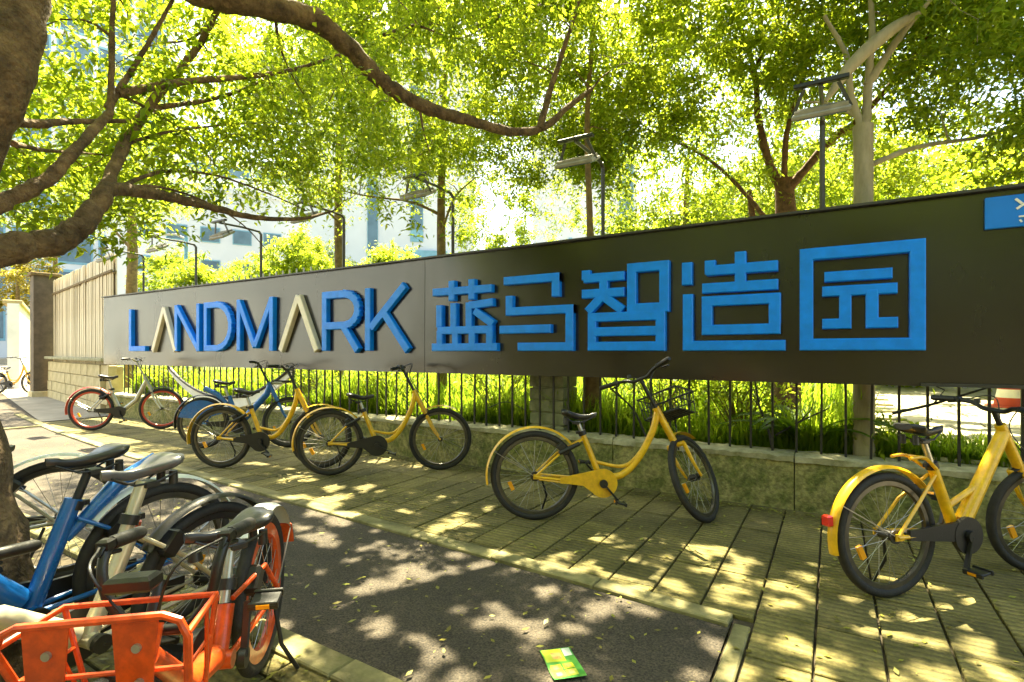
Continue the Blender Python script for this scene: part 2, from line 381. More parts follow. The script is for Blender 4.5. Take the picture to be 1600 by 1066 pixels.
# low wall with coping behind the walk
wl_ = empty('low_wall', (-3, 4.8, 0), 0, 'long mossy low wall under the black railing', 'wall')
xs = [-12.2, -9.9, -7.7, -5.6, -3.5, -1.75, -.25, 1.6, 3.4, 5.2]
for a, b in zip(xs, xs[1:]):
    mb = MB(); n = 26; vs, fs = [], []
    L = b - a - .008
    for i in range(n + 1):
        for j in range(9):
            xx = a + .004 + L * i / n; zz = -.1 + (.51) * j / 8
            vs.append((xx + 3, -.12 + rnd.gauss(0, .006) + (.012 if j < 3 else 0), zz))
    for i in range(n):
        for j in range(8):
            k = i * 9 + j; fs.append((k, k + 9, k + 10, k + 1))
    mb.add(vs, fs)
    mb.box(((a + b) / 2 + 3, .005, .155), (L, .23, .505))
    mb.build('wall_section', 'wall', wl_, smooth=60)
    vs, fs = [], []
    for i in range(n + 1):
        for j, (yy, zz) in enumerate(((-.135, .385), (-.137, .425), (-.10, .437), (.0, .440), (.13, .438))):
            vs.append((a + .004 + L * i / n + 3, yy + rnd.gauss(0, .006), zz + rnd.gauss(0, .004)))
    for i in range(n):
        for j in range(4):
            k = i * 5 + j; fs.append((k, k + 5, k + 6, k + 1))
    mb = MB(); mb.add(vs, fs); mb.build('coping', 'wall_top', wl_, smooth=60)

# railing standing on the wall
fence = empty('iron_railing', (-3, 4.80, .43), 0, 'black iron railing of upright bars on the mossy low wall', 'railing')
bar = mesh_of(MB().box((0, 0, .8), (.017, .017, 1.6)), 'bar', 'black_iron')
x = 2.95
while x > -11.9:
    inst(bar, 'bar', fence, (x + 3 + rnd.gauss(0, .006), 0, -.02), (rnd.gauss(0, .006), rnd.gauss(0, .006), 0)); x -= .168
for z in (.66, 1.50):
    MB().beam((-9.0, .018, z), (6, .018, z), .014, .03).build('rail', 'black_iron', fence, smooth=0)

# lawn bank behind the railing, pale path at the right, yard beyond
bank = MB(); vs, fs = [], []; gx = [-34 + .75 * i for i in range(49)]; gy = [4.93, 5.2, 5.6, 6.2, 7, 8, 9.5, 11, 13, 16, 20]
for xx in gx:
    for yy in gy: vs.append((xx, max(yy, wall_y(xx) + .22), .37 + (yy - 4.9) * .012 + rnd.gauss(0, .012)))
m_ = len(gy)
for i in range(len(gx) - 1):
    for j in range(m_ - 1):
        k = i * m_ + j; fs.append((k, k + m_, k + m_ + 1, k + 1))
bank.add(vs, fs); o = bank.build('lawn', 'lawn', smooth=60); o['kind'] = 'structure'
yard = MB(); yard.box((0, 60, .10), (240, 80, .80)); o = yard.build('yard', 'street', smooth=0); o['kind'] = 'structure'
path = MB(); vs, fs = [], []
for i in range(26):
    for j in range(16):
        yy = 4.93 + j * 1.0; xx = .32 + .45 * (yy > 5.4) * 0 + i * .5
        vs.append((xx + max(0, 5.6 - yy) * .2, yy, .435 + (yy - 4.93) * .022))
for i in range(25):
    for j in range(15):
        k = i * 16 + j; fs.append((k, k + 16, k + 17, k + 1))
path.add(vs, fs); o = path.build('side_path', 'sunny_paving', smooth=60); o['kind'] = 'structure'
slab = mesh_of(MB().box((0, 0, .012), (.58, .36, .03), ch=.006), 'slab', 'sunny_paving')
for i in range(9):
    for j in range(14):
        inst(slab, 'slab', o, (.72 + i * .6 + (j % 2) * .28, 5.15 + j * .37, .44 + (j * .37 + .22) * .022 + rnd.uniform(-.004, .004)), (.022 + rnd.gauss(0, .006), rnd.gauss(0, .006), rnd.gauss(0, .01)))

# ------------------------------------------------------------------ big sign
sign = empty('sign_board', (-5.0, 4.55, 1.65), 0, 'long dark metal sign board with raised blue and white lettering along the railing', 'sign')
SB, ST, SF = 1.015, 2.290, 4.52       # bottom, top, face (world)
def wavy_panel(x0, x1):
    mb = MB(); nx = max(4, int((x1 - x0) / .12)); nz = 10; vs, fs = [], []
    for i in range(nx + 1):
        xx = x0 + (x1 - x0) * i / nx
        for j in range(nz + 1):
            w = .0035 * math.sin(xx * 2.3 + j * .35) + .0025 * math.sin(xx * 5.1 + 1 + j * .2)
            vs.append((xx + 5, SF - 4.55 + (w if 0 < j < nz else 0), SB + (ST - SB) * j / nz - 1.65))
    for i in range(nx):
        for j in range(nz):
            k = i * (nz + 1) + j; fs.append((k, k + nz + 1, k + nz + 2, k + 1))
    mb.add(vs, fs)
    mb.box(((x0 + x1) / 2 + 5, SF - 4.55 + .046, (SB + ST) / 2 - 1.65), (x1 - x0, .07, ST - SB - .002))
    return mb.build('panel', 'panel', sign, smooth=50)
wavy_panel(-12.0, -3.912); wavy_panel(-3.906, 3.2)
MB().beam((-12 + 5, -.012, ST - 1.65 + .012), (3.2 + 5, -.012, ST - 1.65 + .012), .12, .018).build('top_trim', 'dark_grey', sign, smooth=0)
MB().beam((.52 + 5, -.045, SB - 1.65 + .012), (2.6 + 5, -.045, SB - 1.65 + .012), .03, .022).build('bottom_batten', 'dark_grey', sign, smooth=0)
for xx in (-11, -8.2, -5.4, -2.5, .25, 2.4):
    MB().beam((xx + 5, .20, SB + .1 - 1.65), (xx + 5, .07, SB + .1 - 1.65), .04, .04).build('bracket', 'black_iron', sign, smooth=0)

Z0, Z1 = 1.262, 2.015
def letter(name, x0, x1, strokes, m='blue_letter', t=.088, depth=.062, z0=Z0, z1=Z1, label=None):
    """strokes: lists of points in the 0..1 box of the letter; each is a bar of width t"""
    mb = MB(); kk = 0; w, h = x1 - x0, z1 - z0
    for st in strokes:
        tt = t
        if isinstance(st[0], (int, float)): tt = t * st[0]; st = st[1:]
        p = [V(x0 + a * w, z0 + b * h, 0) for a, b in st]
        closed = (p[0] - p[-1]).length < 1e-6
        for i in range(len(p) - 1):
            d = (p[i + 1] - p[i]).normalized(); nn = V(-d.y, d.x, 0) * tt / 2
            e0 = tt / 2 if (i > 0 or closed) else 0; e1 = tt / 2 if (i < len(p) - 2 or closed) else 0
            a, b = p[i] - d * (e0 - .001 * (kk % 2)), p[i + 1] + d * (e1 - .0015 * (kk % 3)); dp = depth + .0006 * kk; kk += 1
            q = [a + nn, b + nn, b - nn, a - nn]
            bv = .007
            f0 = [V(c.x + 5, SF - 4.55 - .0, c.y - 1.65) for c in q]
            f1 = [V(c.x + 5, SF - 4.55 - dp + bv, c.y - 1.65) for c in q]
            ctr = (a + b) / 2
            def ins(c):
                u = (c - ctr); al = u.dot(d); ac = u.dot(nn.normalized())
                r = ctr + d * (al - math.copysign(bv, al)) + nn.normalized() * (ac - math.copysign(bv, ac)); return V(r.x + 5, SF - 4.55 - dp, r.y - 1.65)
            f2 = [ins(c) for c in q]
            fs = [(11, 10, 9, 8)]
            for r_ in (0, 4):
                for k in range(4): fs.append((r_ + k, r_ + k + 4, r_ + (k + 1) % 4 + 4, r_ + (k + 1) % 4))
            mb.add(f0 + f1 + f2, fs)
    o = mb.build(name, m, sign, smooth=0)
    if label: o['label'] = label
    return o
def arcp(cx, cy, rx, ry, a0, a1, n=7): return [(cx + rx * math.cos(R(a0 + (a1 - a0) * i / n)), cy + ry * math.sin(R(a0 + (a1 - a0) * i / n))) for i in range(n + 1)]
letter('letter', -10.83, -10.22, [[(.08, 1), (.08, .06), (1, .06)]], t=.09)
letter('letter', -10.03, -9.17, [[(.06, 0), (.5, .97)], [(.5, .97), (.94, 0)]], 'white_letter', t=.09, label='white letter A without its crossbar, near the left end of the sign')
letter('letter', -9.24, -8.48, [[(.06, 0), (.06, 1)], [(.06, .97), (.94, .03)], [(.94, 0), (.94, 1)]], t=.09)
letter('letter', -8.36, -7.58, [[(.06, 0), (.06, 1)], [(.08, .94), (.45, .94)] + arcp(.45, .5, .48, .44, 85, -85, 9) + [(.08, .06)]], t=.092)
letter('letter', -7.47, -6.60, [[(.05, 0), (.05, 1)], [(.05, .96), (.5, .08)], [(.5, .08), (.95, .96)], [(.95, 0), (.95, 1)]], t=.092)
letter('letter', -6.50, -5.64, [[(.06, 0), (.5, .97)], [(.5, .97), (.94, 0)]], 'white_letter', t=.092, label='white letter A without its crossbar, between the blue M and R')
letter('letter', -5.58, -4.88, [[(.06, 0), (.06, 1)], [(.08, .94), (.55, .94)] + arcp(.58, .68, .34, .26, 85, -85, 7) + [(.08, .42)], [(.55, .42), (.93, 0)]], t=.094)
letter('letter', -4.80, -4.08, [[(.06, 0), (.06, 1)], [(.88, 1), (.12, .36)], [(.42, .60), (.95, 0)]], t=.094)
T = .082
letter('character', -3.75, -2.90, [[(0, .85), (.92, .85)], [(.31, .71), (.31, 1)], [(.62, .71), (.62, 1)], [(.11, .34), (.11, .66)], [(.34, .32), (.34, .68)],
    [(.58, .32), (.58, .68)], [(.58, .63), (.94, .66)], [(.66, .56), (.94, .36)], [(.08, .29), (.94, .29)], [(-.01, .05), (1.0, .05)], [(.12, .05), (.12, .29)], [(.37, .05), (.37, .29)], [(.63, .05), (.63, .29)], [(.89, .05), (.89, .29)]], t=T)
letter('character', -2.84, -2.03, [[(.02, .93), (.74, .93), (.74, .68)], [(.10, .73), (.10, .52), (.92, .52), (.92, .05), (.22, .05)], [(-.04, .28), (.68, .28)]], t=T)
letter('character', -1.97, -1.18, [[(.05, .86), (.05, .98)], [(.02, .88), (.52, .88)], [(0, .69), (.52, .69)], [(.27, .66), (.27, .90)], [(.27, .67), (.07, .47)], [(.24, .67), (.50, .47)],
    [(.60, .49), (.60, .96), (.96, .96), (.96, .49), (.60, .49)], [(.13, .05), (.13, .40), (.92, .40), (.92, .05), (.13, .05)], [(.14, .225), (.91, .225)]], t=T)
letter('character', -1.07, -.31, [[(.06, .72), (.06, .97)], [(.07, .62), (.07, .05), (1.02, .05)], [(.30, .82), (.30, .97)], [(.26, .86), (.95, .86)], [(.60, .66), (.60, 1.04)], [(.22, .67), (.95, .67)],
    [(.27, .22), (.27, .53), (.92, .53), (.92, .22), (.27, .22)]], t=T)
letter('character', -.20, .54, [[(.055, .055), (.055, .945), (.945, .945), (.945, .055), (.055, .055)], [.85, (.21, .71), (.76, .71)], [.85, (.19, .57), (.80, .57)], [.85, (.385, .57), (.385, .255), (.19, .255)], [.85, (.60, .57), (.60, .255), (.80, .255)]], t=.088)
pl_ = MB().box((1.25 + 5, SF - 4.55 - .014, 2.145 - 1.65), (.80, .026, .205), ch=.004).build('blue_plate', 'blue_plate', sign, smooth=0)
mk = MB(); yy = SF - 4.55 - .030
for p0, p1, w in [((1.045, 2.22), (1.075, 2.185), .014), ((1.14, 2.225), (1.05, 2.155), .014), ((1.06, 2.105), (1.12, 2.105), .010), ((1.065, 2.085), (1.075, 2.068), .010), ((1.09, 2.11), (1.09, 2.066), .008)]:
    p0, p1 = (p0[0] - .05, p0[1]), (p1[0] - .05, p1[1])
    mk.beam((p0[0] + 5, yy, p0[1] - 1.65), (p1[0] + 5, yy, p1[1] - 1.65), w, .004, up=(0, 1, 0))
mk.build('lettering', 'white_paint', pl_, smooth=0)

# crescent board under the first word
cr = empty('crescent_board', (-7.95, 4.60, .86), 0, 'white crescent shaped board with a dark upper rim under the sign', 'board')
top = []; bot = []
for i in range(25):
    q = i / 24; xx = -1.78 + 3.36 * q; c_ = (q - .5) * 2
    top.append((xx, .14 - .47 * (1 - abs(c_) ** 2.1) + .02 * c_)); w_ = .05 + .10 * math.cos(c_ * 1.45)
    bot.append((xx + .01, top[-1][1] - w_))
mb = MB()
for i in range(24):
    mb.prism([top[i], top[i + 1], bot[i + 1], bot[i]], (0, .0, 0), (1, 0, 0), (0, 0, 1), (0, .045, 0))
mb.build('board', 'white_paint', cr, smooth=0)
MB().tube([(a, -.005, b + .018) for a, b in top], .021, 8).build('rim', 'black_iron', cr)

# flood lamps above the sign
for k in range(7):
    X = -.06 - 1.78 * k
    r = empty('flood_lamp', (X, 4.66, 1.2), 0, ['floodlight on the post nearest the pale tree trunk above the sign', 'second floodlight from the right above the sign, by the third blue character',
        'floodlight above the seam of the sign beside an olive tree trunk', 'floodlight next to the tall slim brown trunk above the letter K', 'floodlight above the white A between M and R', 'floodlight above the letter N', 'leftmost floodlight above the sign, by the letter L'][k], 'floodlight', 'floodlights on posts along the top of the sign')
    MB().tube([(0, 0, 0), (0, 0, 1.78), (0, -.04, 1.82)], .019, 8).build('post', 'dark_grey', r)
    MB().tube([(0, -.02, 1.815), (0, -.30, 1.83), (0, -.62, 1.825)], .015, 8).build('arm', 'dark_grey', r)
    MB().box((0, -.62, 1.845), (.32, .04, .03), ch=.005).build('ballast_box', 'black', r, smooth=0)
    h = MB(); rot = Matrix.Rotation(R(28 + rnd.uniform(-6, 6)), 3, 'X'); c = V(0, -.58, 1.66)
    h.box(c, (.34, .20, .032), rot, ch=.008)
    for i in range(5): h.box(c + rot @ V(0, -.08 + .04 * i, .027), (.31, .008, .022), rot)
    h = h.build('lamp_head', 'lamp_grey', r, smooth=0)
    MB().box(c + rot @ V(0, 0, -.019), (.29, .18, .006), rot).build('glass', 'glass', h, smooth=0)
    for sx in (-1, 1): MB().beam((sx * .10, -.61, 1.825), c + V(sx * .17, 0, .0), .012, .022, up=(1, 0, 0)).build('yoke', 'dark_grey', r, smooth=0)

# ------------------------------------------------------------------ bicycles
def wheel(root, c, rr, f, up, m_rim='rim', tw=.0235, nsp=28, reflector=True, thick=False, r_tyre='tyre'):
    """one wheel: the tyre is the part, rim, spokes, hub and reflector its sub-parts"""
    c, f, up = Vector(c), Vector(f), Vector(up); sd_ = f.cross(up)
    prof = [(tw * math.cos(q) , tw * .95 * math.sin(q)) for q in [2 * math.pi * k / 10 for k in range(10)]]
    w = MB().arc(c, f, up, rr - tw, prof, 0, 2 * math.pi, 48).build('wheel', r_tyre, root)
    rw = .013 if not thick else .016
    MB().arc(c, f, up, rr - tw * 2 - .006, [(-.012 if m_rim != 'orange' else -.034, -rw), (.010, -rw), (.010, rw), (-.012 if m_rim != 'orange' else -.034, rw), (-.018 if m_rim != 'orange' else -.042, 0)], 0, 2 * math.pi, 48).build('rim', m_rim, w)
    sp = MB(); Ri = rr - tw * 2 - .016
    for k in range(nsp):
        a = 2 * math.pi * k / nsp; sgn = 1 if k % 2 else -1; b = a + (.5 if (k // 2) % 2 else -.5)
        h = c + (f * math.cos(b) + up * math.sin(b)) * .024 + sd_ * sgn * .028
        sp.tube([h, c + (f * math.cos(a) + up * math.sin(a)) * Ri + sd_ * sgn * .004], .0013, 4, False)
    sp.build('spokes', 'spoke', w, kind='stuff')
    hb = MB().tube([c - sd_ * .045, c - sd_ * .034, c - sd_ * .033, c + sd_ * .033, c + sd_ * .034, c + sd_ * .045], [.012, .012, .026, .026, .012, .012], 12)
    hb.tube([c - sd_ * .062, c + sd_ * .062], .006, 8); hb.build('hub', 'rim_black', w)
    if reflector:
        a = R(205); p = c + (f * math.cos(a) + up * math.sin(a)) * (Ri * .72); rd = (f * math.cos(a) + up * math.sin(a)); tg = rd.cross(sd_)
        MB().prism([(-.014, -.035), (.014, -.035), (.014, .035), (-.014, .035)], p - sd_ * .008, rd, tg, sd_ * .016).build('reflector', 'reflector_y', w, smooth=0)
    return w
def saddle(root, x, z, m='saddle', L=.265, W=.17, tilt=.03):
    mb = MB(); n = 14; m_ = 12; vs, fs = [], []
    for i in range(n + 1):
        t = i / n
        hw = W / 2 * (1 - t) ** .55 * (1 if t < .5 else 1) if t < .42 else None
        hw = W / 2 * (1 / (1 + math.exp((t - .36) * 13)) * .80 + .235 * (1 - .35 * t))
        if t < .10: hw *= (.55 + 4.5 * t)
        if t > .93: hw *= (1 - (t - .93) * 8)
        th = .052 - .022 * t; cz = z + .012 * math.cos(t * 5.5) + tilt * (.5 - t) * .6
        if t < .1: th *= .6 + 4 * t
        for k in range(m_):
            q = 2 * math.pi * k / m_; cs, sn = math.cos(q), math.sin(q)
            vs.append((x - L * .45 + L * t, hw * math.copysign(abs(cs) ** .75, cs), cz + (th * .45 * sn if sn > 0 else th * .75 * sn) - .010 * (1 - abs(cs)) * (sn > 0) * (t < .8)))
    for i in range(n):
        for k in range(m_):
            k2 = (k + 1) % m_; fs.append((i * m_ + k, i * m_ + k2, (i + 1) * m_ + k2, (i + 1) * m_ + k))
    fs += [tuple(range(m_)), tuple(n * m_ + k for k in range(m_))[::-1]]
    mb.add(vs, fs); s = mb.build('saddle', m, root, smooth=60)
    r = MB()
    for sy in (-.03, .03): r.tube([(x - .09, sy * 1.6, z - .035), (x - .02, sy, z - .062), (x + .05, sy * .8, z - .058), (x + .12, sy * .4, z - .02)], .0045, 6)
    r.box((x - .01, 0, z - .066), (.05, .07, .022), ch=.004); r.build('saddle_rail', 'rim_black', s)
    for sy in (-.035, .035):
        MB().tube([(x - .085, sy, z - .078), (x - .085, sy, z - .03)], [.016, .014], 10).build('spring', 'black', s)
    return s
def curve(pts, n=24):
    pts = [Vector(p) for p in pts]; out = []
    P = [pts[0] * 2 - pts[1]] + pts + [pts[-1] * 2 - pts[-2]]
    for i in range(1, len(P) - 2):
        m_ = max(2, n // (len(pts) - 1))
        for k in range(m_):
            t = k / m_; a, b, c, d = P[i - 1], P[i], P[i + 1], P[i + 2]
            out.append(.5 * ((2 * b) + (c - a) * t + (2 * a - 5 * b + 4 * c - d) * t * t + (3 * b - a - 3 * c + d) * t ** 3))
    return out + [pts[-1]]

def bicycle(kind, rear, front, steer, label, paint='yellow', guard='black', basket=None, lean=0.0, crank=-50, saddle_z=.79, sad='saddle', rr=.33, bars='flat', rimm='rim', frim=None, rear_fender='yellow', lock=True, tail=False, bar_z=1.06, post='silver', group='share bikes parked along the pavement', stand=True, dark_fender=False, head=(.62, .83), st_z=.645, mid_z=.47, skirt=True, sad_dx=0.0, st_x=.335, sad_rot=0):
    rear, front = Vector((*rear, 0)), Vector((*front, 0)); W = (front - rear).length
    yaw = math.atan2(front.y - rear.y, front.x - rear.x)
    root = empty('bicycle', rear, 0, label, 'bicycle', group)
    k = W / 1.14; X = lambda x: x * k
    S0 = V(X(.975), 0, head[0]); S1 = V(X(.975 - .524 * (head[1] - head[0])), 0, head[1])
    ax = (S1 - S0).normalized(); fh = V(W, 0, rr)
    Sx = Matrix.Translation(S0) @ Matrix.Rotation(R(steer), 4, ax) @ Matrix.Translation(-S0)
    wf = (Sx.to_3x3() @ V(1, 0, 0)).normalized(); wu = (Sx.to_3x3() @ V(0, 0, 1)).normalized()
    hubw = Sx @ fh; low = hubw.z - rr * math.sqrt(max(0, 1 - (wf.cross(wu)).normalized().z ** 2))
    root.rotation_euler = (lean, math.atan2(low, hubw.x), yaw)
    hub = V(0, 0, rr); bb = V(X(.475), 0, .29); st = V(X(st_x), 0, st_z)
    wheel(root, hub, rr, V(1, 0, 0), V(0, 0, 1), rimm)
    wheel(root, hubw, rr, wf, wu, frim or rimm)
    # --- frame
    f = MB()
    if kind == 'classic':
        f.tube(curve([S1 - ax * .01, V(X(.83), 0, .66), V(X(.73), 0, .46), V(X(.62), 0, .345), bb + V(.02, 0, .03)], 28), [.026] * 29, 12)
        f.tube(curve([V(X(.80), 0, .60), V(X(.70), 0, .455), V(X(.60), 0, .405), V(X(.41), 0, .44)], 18), .013, 10)
        f.tube([bb, st], [.024, .021], 12)
    elif kind == 'newer':
        f.tube([S1 - ax * .03, bb + V(.06, 0, .055)], [.033, .040], 12); f.tube([V(X(.74), 0, .56), V(X(.42), 0, .425)], .017, 10)
        f.tube([bb, st], [.027, .026], 12)
    elif kind == 'blue':
        f.tube([S1 - ax * .02, V(X(.84), 0, .70), bb + V(.03, 0, .05)], [.034, .042, .044], 12)
        f.tube([bb, st + V(0, 0, .03)], [.032, .030], 12)
        f.tube([st + V(.03, 0, -.12), V(X(.18), 0, .70), V(X(.02), 0, .775)], [.020, .033, .033], 12)
    else:
        f.tube([S1 - ax * .05, V(X(.72), 0, mid_z), bb + V(.04, 0, .03)], [.032, .036, .038], 12)
        f.tube([bb, st + V(.0, 0, -.06)], [.028, .026], 12)
    f.tube([S0 - ax * .02, S1 + ax * .02], .027, 12)
    f.tube([bb - V(0, .045, 0), bb + V(0, .045, 0)], .027, 12)
    for sy in (-1, 1):
        f.tube(curve([bb + V(-.03, sy * .03, 0), V(X(.22), sy * .055, .305), hub + V(0, sy * .062, 0)], 8), .0105, 8)
        f.tube([st + V(-.005, sy * .018, -.045), V(X(.16), sy * .056, rr + .16), hub + V(0, sy * .062, 0)], .0085, 8)
        f.box(hub + V(.012, sy * .062, 0), (.05, .007, .035))
    frame = f.build('frame', paint, root)
    if kind == 'newer':
        mb = MB(); 
        for sy in (-1, 1): mb.tube(curve([st + V(-.01, sy * .03, -.01), V(X(.22), sy * .05, .70), V(X(.12), sy * .05, .70)], 8), .009, 8)
        mb.tube([V(X(.22), -.05, .70), V(X(.22), .05, .70)], .009, 8); mb.build('rear_rack', paint, root)
    # --- fork
    fk = MB(Sx); cr_ = S0 - ax * .06
    fk.tube([S0 + ax * .02, cr_], .019, 10); fk.tube([cr_ - V(0, .07, 0), cr_ + V(0, .07, 0)], .018, 10)
    for sy in (-1, 1):
        fk.tube(curve([cr_ + V(0, sy * .065, 0), cr_ * .45 + fh * .55 + V(-.012, sy * .062, 0), fh + V(0, sy * .06, 0)], 8), [.016, .0155, .015, .014, .013, .012, .011, .010, .010][:9], 8)
    fk.build('fork', paint if kind != 'red' else 'silver', root)
    # --- stem, bars
    tb = S1 + ax * ((bar_z - head[1]) / ax.z); hb = MB(Sx); hb.tube([S1 - ax * .02, tb], .0145, 10)
    cb = MB(Sx); pairs = []
    for sy in (-1, 1):
        if bars == 'flat': pts = [tb, tb + V(0, sy * .06, 0), tb + V(-.01, sy * .12, .025), tb + V(-.04, sy * .20, .03), tb + V(-.085, sy * .30, .025)]
        elif bars == 'riser': pts = [tb + V(0, 0, -.12), tb + V(0, sy * .06, -.115), tb + V(.0, sy * .115, -.05), tb + V(-.005, sy * .135, .02), tb + V(-.03, sy * .142, .065), tb + V(-.07, sy * .145, .08), tb + V(-.165, sy * .145, .07)]
        else: pts = [tb, tb + V(0, sy * .10, .02), tb + V(-.03, sy * .22, .04), tb + V(-.12, sy * .30, .045)]
        cv = curve(pts, 20); hb.tube(cv, .0125, 10)
        d = (cv[-1] - cv[-4]).normalized(); g0 = cv[-1] - d * .11
        gr, lv = MB(Sx), MB(Sx); pairs.append((gr, lv)); gr.tube([g0, g0 + d * .01, cv[-1], cv[-1] + d * .012], [.017, .0175, .0175, .013], 10)
        lv.tube([g0 - d * .02 + V(.012, 0, -.002), g0 + V(.045, 0, -.012), g0 + d * .07 + V(.040, 0, -.022)], [.010, .007, .006], 8)
        lv.box(g0 - d * .018, (.03, .03, .03), ch=.006)
        cb.tube(curve([g0 - d * .02 + V(.02, 0, 0), tb + V(.09, sy * .09, .06), tb + V(.075, sy * .02, -.09), S0 + V(.05, sy * .012, .05)], 18), .0032, 5)
    hbo = hb.build('handlebar', 'black' if kind != 'red' else 'silver', root)
    for gr, lv in pairs: gr.build('grip', 'black', hbo); lv.build('brake_lever', 'black', hbo)
    cb.build('cable', 'black', hbo)
    bl = tb + V(-.03, .07, .03)
    MB(Sx).tube([bl, bl + V(0, 0, .022)], [.018, .014], 10).build('bell', 'rim_black', hbo)
    # --- saddle and post
    sdir = (st - bb).normalized(); sp_top = st + sdir * ((saddle_z - .055 - st.z) / sdir.z)
    pr = .0155 if post != 'cream_post' else .021
    mb = MB(); mb.tube([st - sdir * .05, sp_top], pr, 12); po = mb.build('seat_post', post, root)
    MB().tube([st - sdir * .012, st + sdir * .022], .031, 12).box(st + V(-.035, 0, .006), (.03, .02, .02)).build('seat_clamp', 'black', po)
    so = saddle(root, sp_top.x - .005 + sad_dx, saddle_z, sad)
    if sad_rot:     # a saddle knocked round on its post
        Rz = Matrix.Rotation(R(sad_rot), 3, 'Z'); pv = V(sp_top.x, 0, 0); so.rotation_euler = (0, 0, R(sad_rot)); so.location = pv - Rz @ pv
    # --- fender
    fw = .030 if kind != 'orange' else .048
    a0, a1 = (R(38), R(192)) if kind != 'orange' else (R(55), R(150))
    if rear_fender:
        fe = MB().arc(hub, V(1, 0, 0), V(0, 0, 1), rr + .022, [(.0, -fw), (.012, -fw * .6), (.015, 0), (.012, fw * .6), (.0, fw), (.009, fw * .55), (.011, 0), (.009, -fw * .55)], a0, a1, 26).build('rear_fender', rear_fender, root)
        if kind in ('orange', 'post'):
            MB().arc(hub, V(1, 0, 0), V(0, 0, 1), rr + .026, [(.0, -fw - .006), (.018, -fw * .6), (.022, 0), (.018, fw * .6), (.0, fw + .006), (-.004, 0)], a1 - R(2), a1 + R(16), 5).build('fender_tip', 'orange', fe)
        mb = MB()
        for sy in (-1, 1): mb.tube([hub + V(0, sy * .06, 0), hub + V(-(rr + .02) * .87, sy * fw, (rr + .02) * .5)], .003, 5)
        mb.build('fender_stay', 'spoke', fe)
        if tail:
            a = R(168); p = hub + V(math.cos(a), 0, math.sin(a)) * (rr + .05)
            MB().box(p + V(-.005, 0, .02), (.03, .04, .058), ch=.008).build('tail_light', 'reflector_r', root, smooth=0)
    if kind == 'blue' and skirt:      # skirt guard over the upper half of the rear wheel
        for sy in (-1, 1):
            poly = [(.0, .05)] + [((rr - .035) * math.cos(R(q)), (rr - .035) * math.sin(R(q))) for q in range(25, 166, 10)]
            mb = MB().prism(poly, hub + V(0, sy * .048, 0), V(1, 0, 0), V(0, 0, 1), V(0, sy * .004, 0)); mb.build('skirt_guard', paint, root, smooth=0)
    if kind in ('orange', 'post', 'red'): pass
    # --- front fender stub
    mb = MB(Sx).arc(fh, V(1, 0, 0), V(0, 0, 1), rr + .018, [(.0, -.026), (.010, 0), (.0, .026), (.005, 0)], R(62), R(125) if kind != 'blue' else R(160), 10)
    if kind not in ('orange',): mb.build('front_fender', 'black' if kind != 'classic' else paint, root)
    # --- chain guard, cranks, pedals (drive side is the right hand side, -y)
    y = -.062
    cg = MB()
    if guard == 'disc' or kind == 'newer':
        cg.disc(bb + V(0, y, 0), V(1, 0, 0), V(0, 0, 1), .095, .022, 24)
        cg.prism([(-.02, .075), (X(-.40), .055), (X(-.40), .005), (-.02, -.03)], bb + V(0, y - .008, 0), V(1, 0, 0), V(0, 0, 1), V(0, .018, 0))
        gm = 'black'
    else:
        gm = guard
        pts = [(X(-.30), .035)] + [(.105 * math.cos(R(q)), .105 * math.sin(R(q)) - .0) for q in range(100, -151, -12)] + [(X(-.15), -.012), (X(-.30), -.005)]
        cg.prism(pts, bb + V(0, y - .006, 0), V(1, 0, 0), V(0, 0, 1), V(0, .014, 0))
        cg.tube([bb + V(-.03, y, .03), hub + V(.03, y, .022)], .006, 6); cg.tube([bb + V(-.03, y, -.03), hub + V(.03, y, -.02)], .006, 6)
    cg.build('chain_guard', gm, root, smooth=30)
    MB().disc(hub + V(0, -.05, 0), V(1, 0, 0), V(0, 0, 1), .035, .008, 16).build('sprocket', 'rim_black', root)
    for sgn, yy in ((1, -.085), (-1, .075)):
        a = R(crank if sgn > 0 else crank + 180); e = bb + V(math.cos(a) * .165, yy, math.sin(a) * .165)
        c_ = MB(); c_.beam(bb + V(0, yy, 0), e, .014, .024, up=(0, 1, 0), ch=.003); c_.disc(bb + V(0, yy, 0), V(1, 0, 0), V(0, 0, 1), .03, .02, 16)
        co = c_.build('crank', 'black', root, smooth=30)
        pd = MB(); o = math.copysign(.055, yy); pc = e + V(0, o, 0); rt = Matrix.Rotation(R(rnd.uniform(-35, 35)), 3, 'Y')
        pd.box(pc, (.085, .085, .012), rt, ch=.003)
        for sx in (-.035, .035): pd.box(pc + rt @ V(sx, 0, 0), (.012, .09, .026), rt, ch=.003)
        pd.build('pedal', 'black', co, smooth=0)
        for sx in (-.042, .042): MB().box(pc + rt @ V(sx, 0, 0), (.004, .04, .014), rt).build('pedal_reflector', 'reflector_y', co, smooth=0)
    if stand:
        MB().tube([hub + V(.05, .06, -.02), hub + V(.10, .10, -.17), hub + V(.06, .15, -rr + .01)], .008, 8).build('kickstand', 'black', root)
    if lock:
        lk = MB(); p = st * .55 + hub * .45
        lk.box(p + V(.01, 0, .03), (.05, .12, .10), Matrix.Rotation(R(-42), 3, 'Y'), ch=.012)
        lk.tube([st + V(-.03, -.045, -.07), p + V(-.02, -.06, .0)], .016, 10); lk.build('wheel_lock', 'black', root)
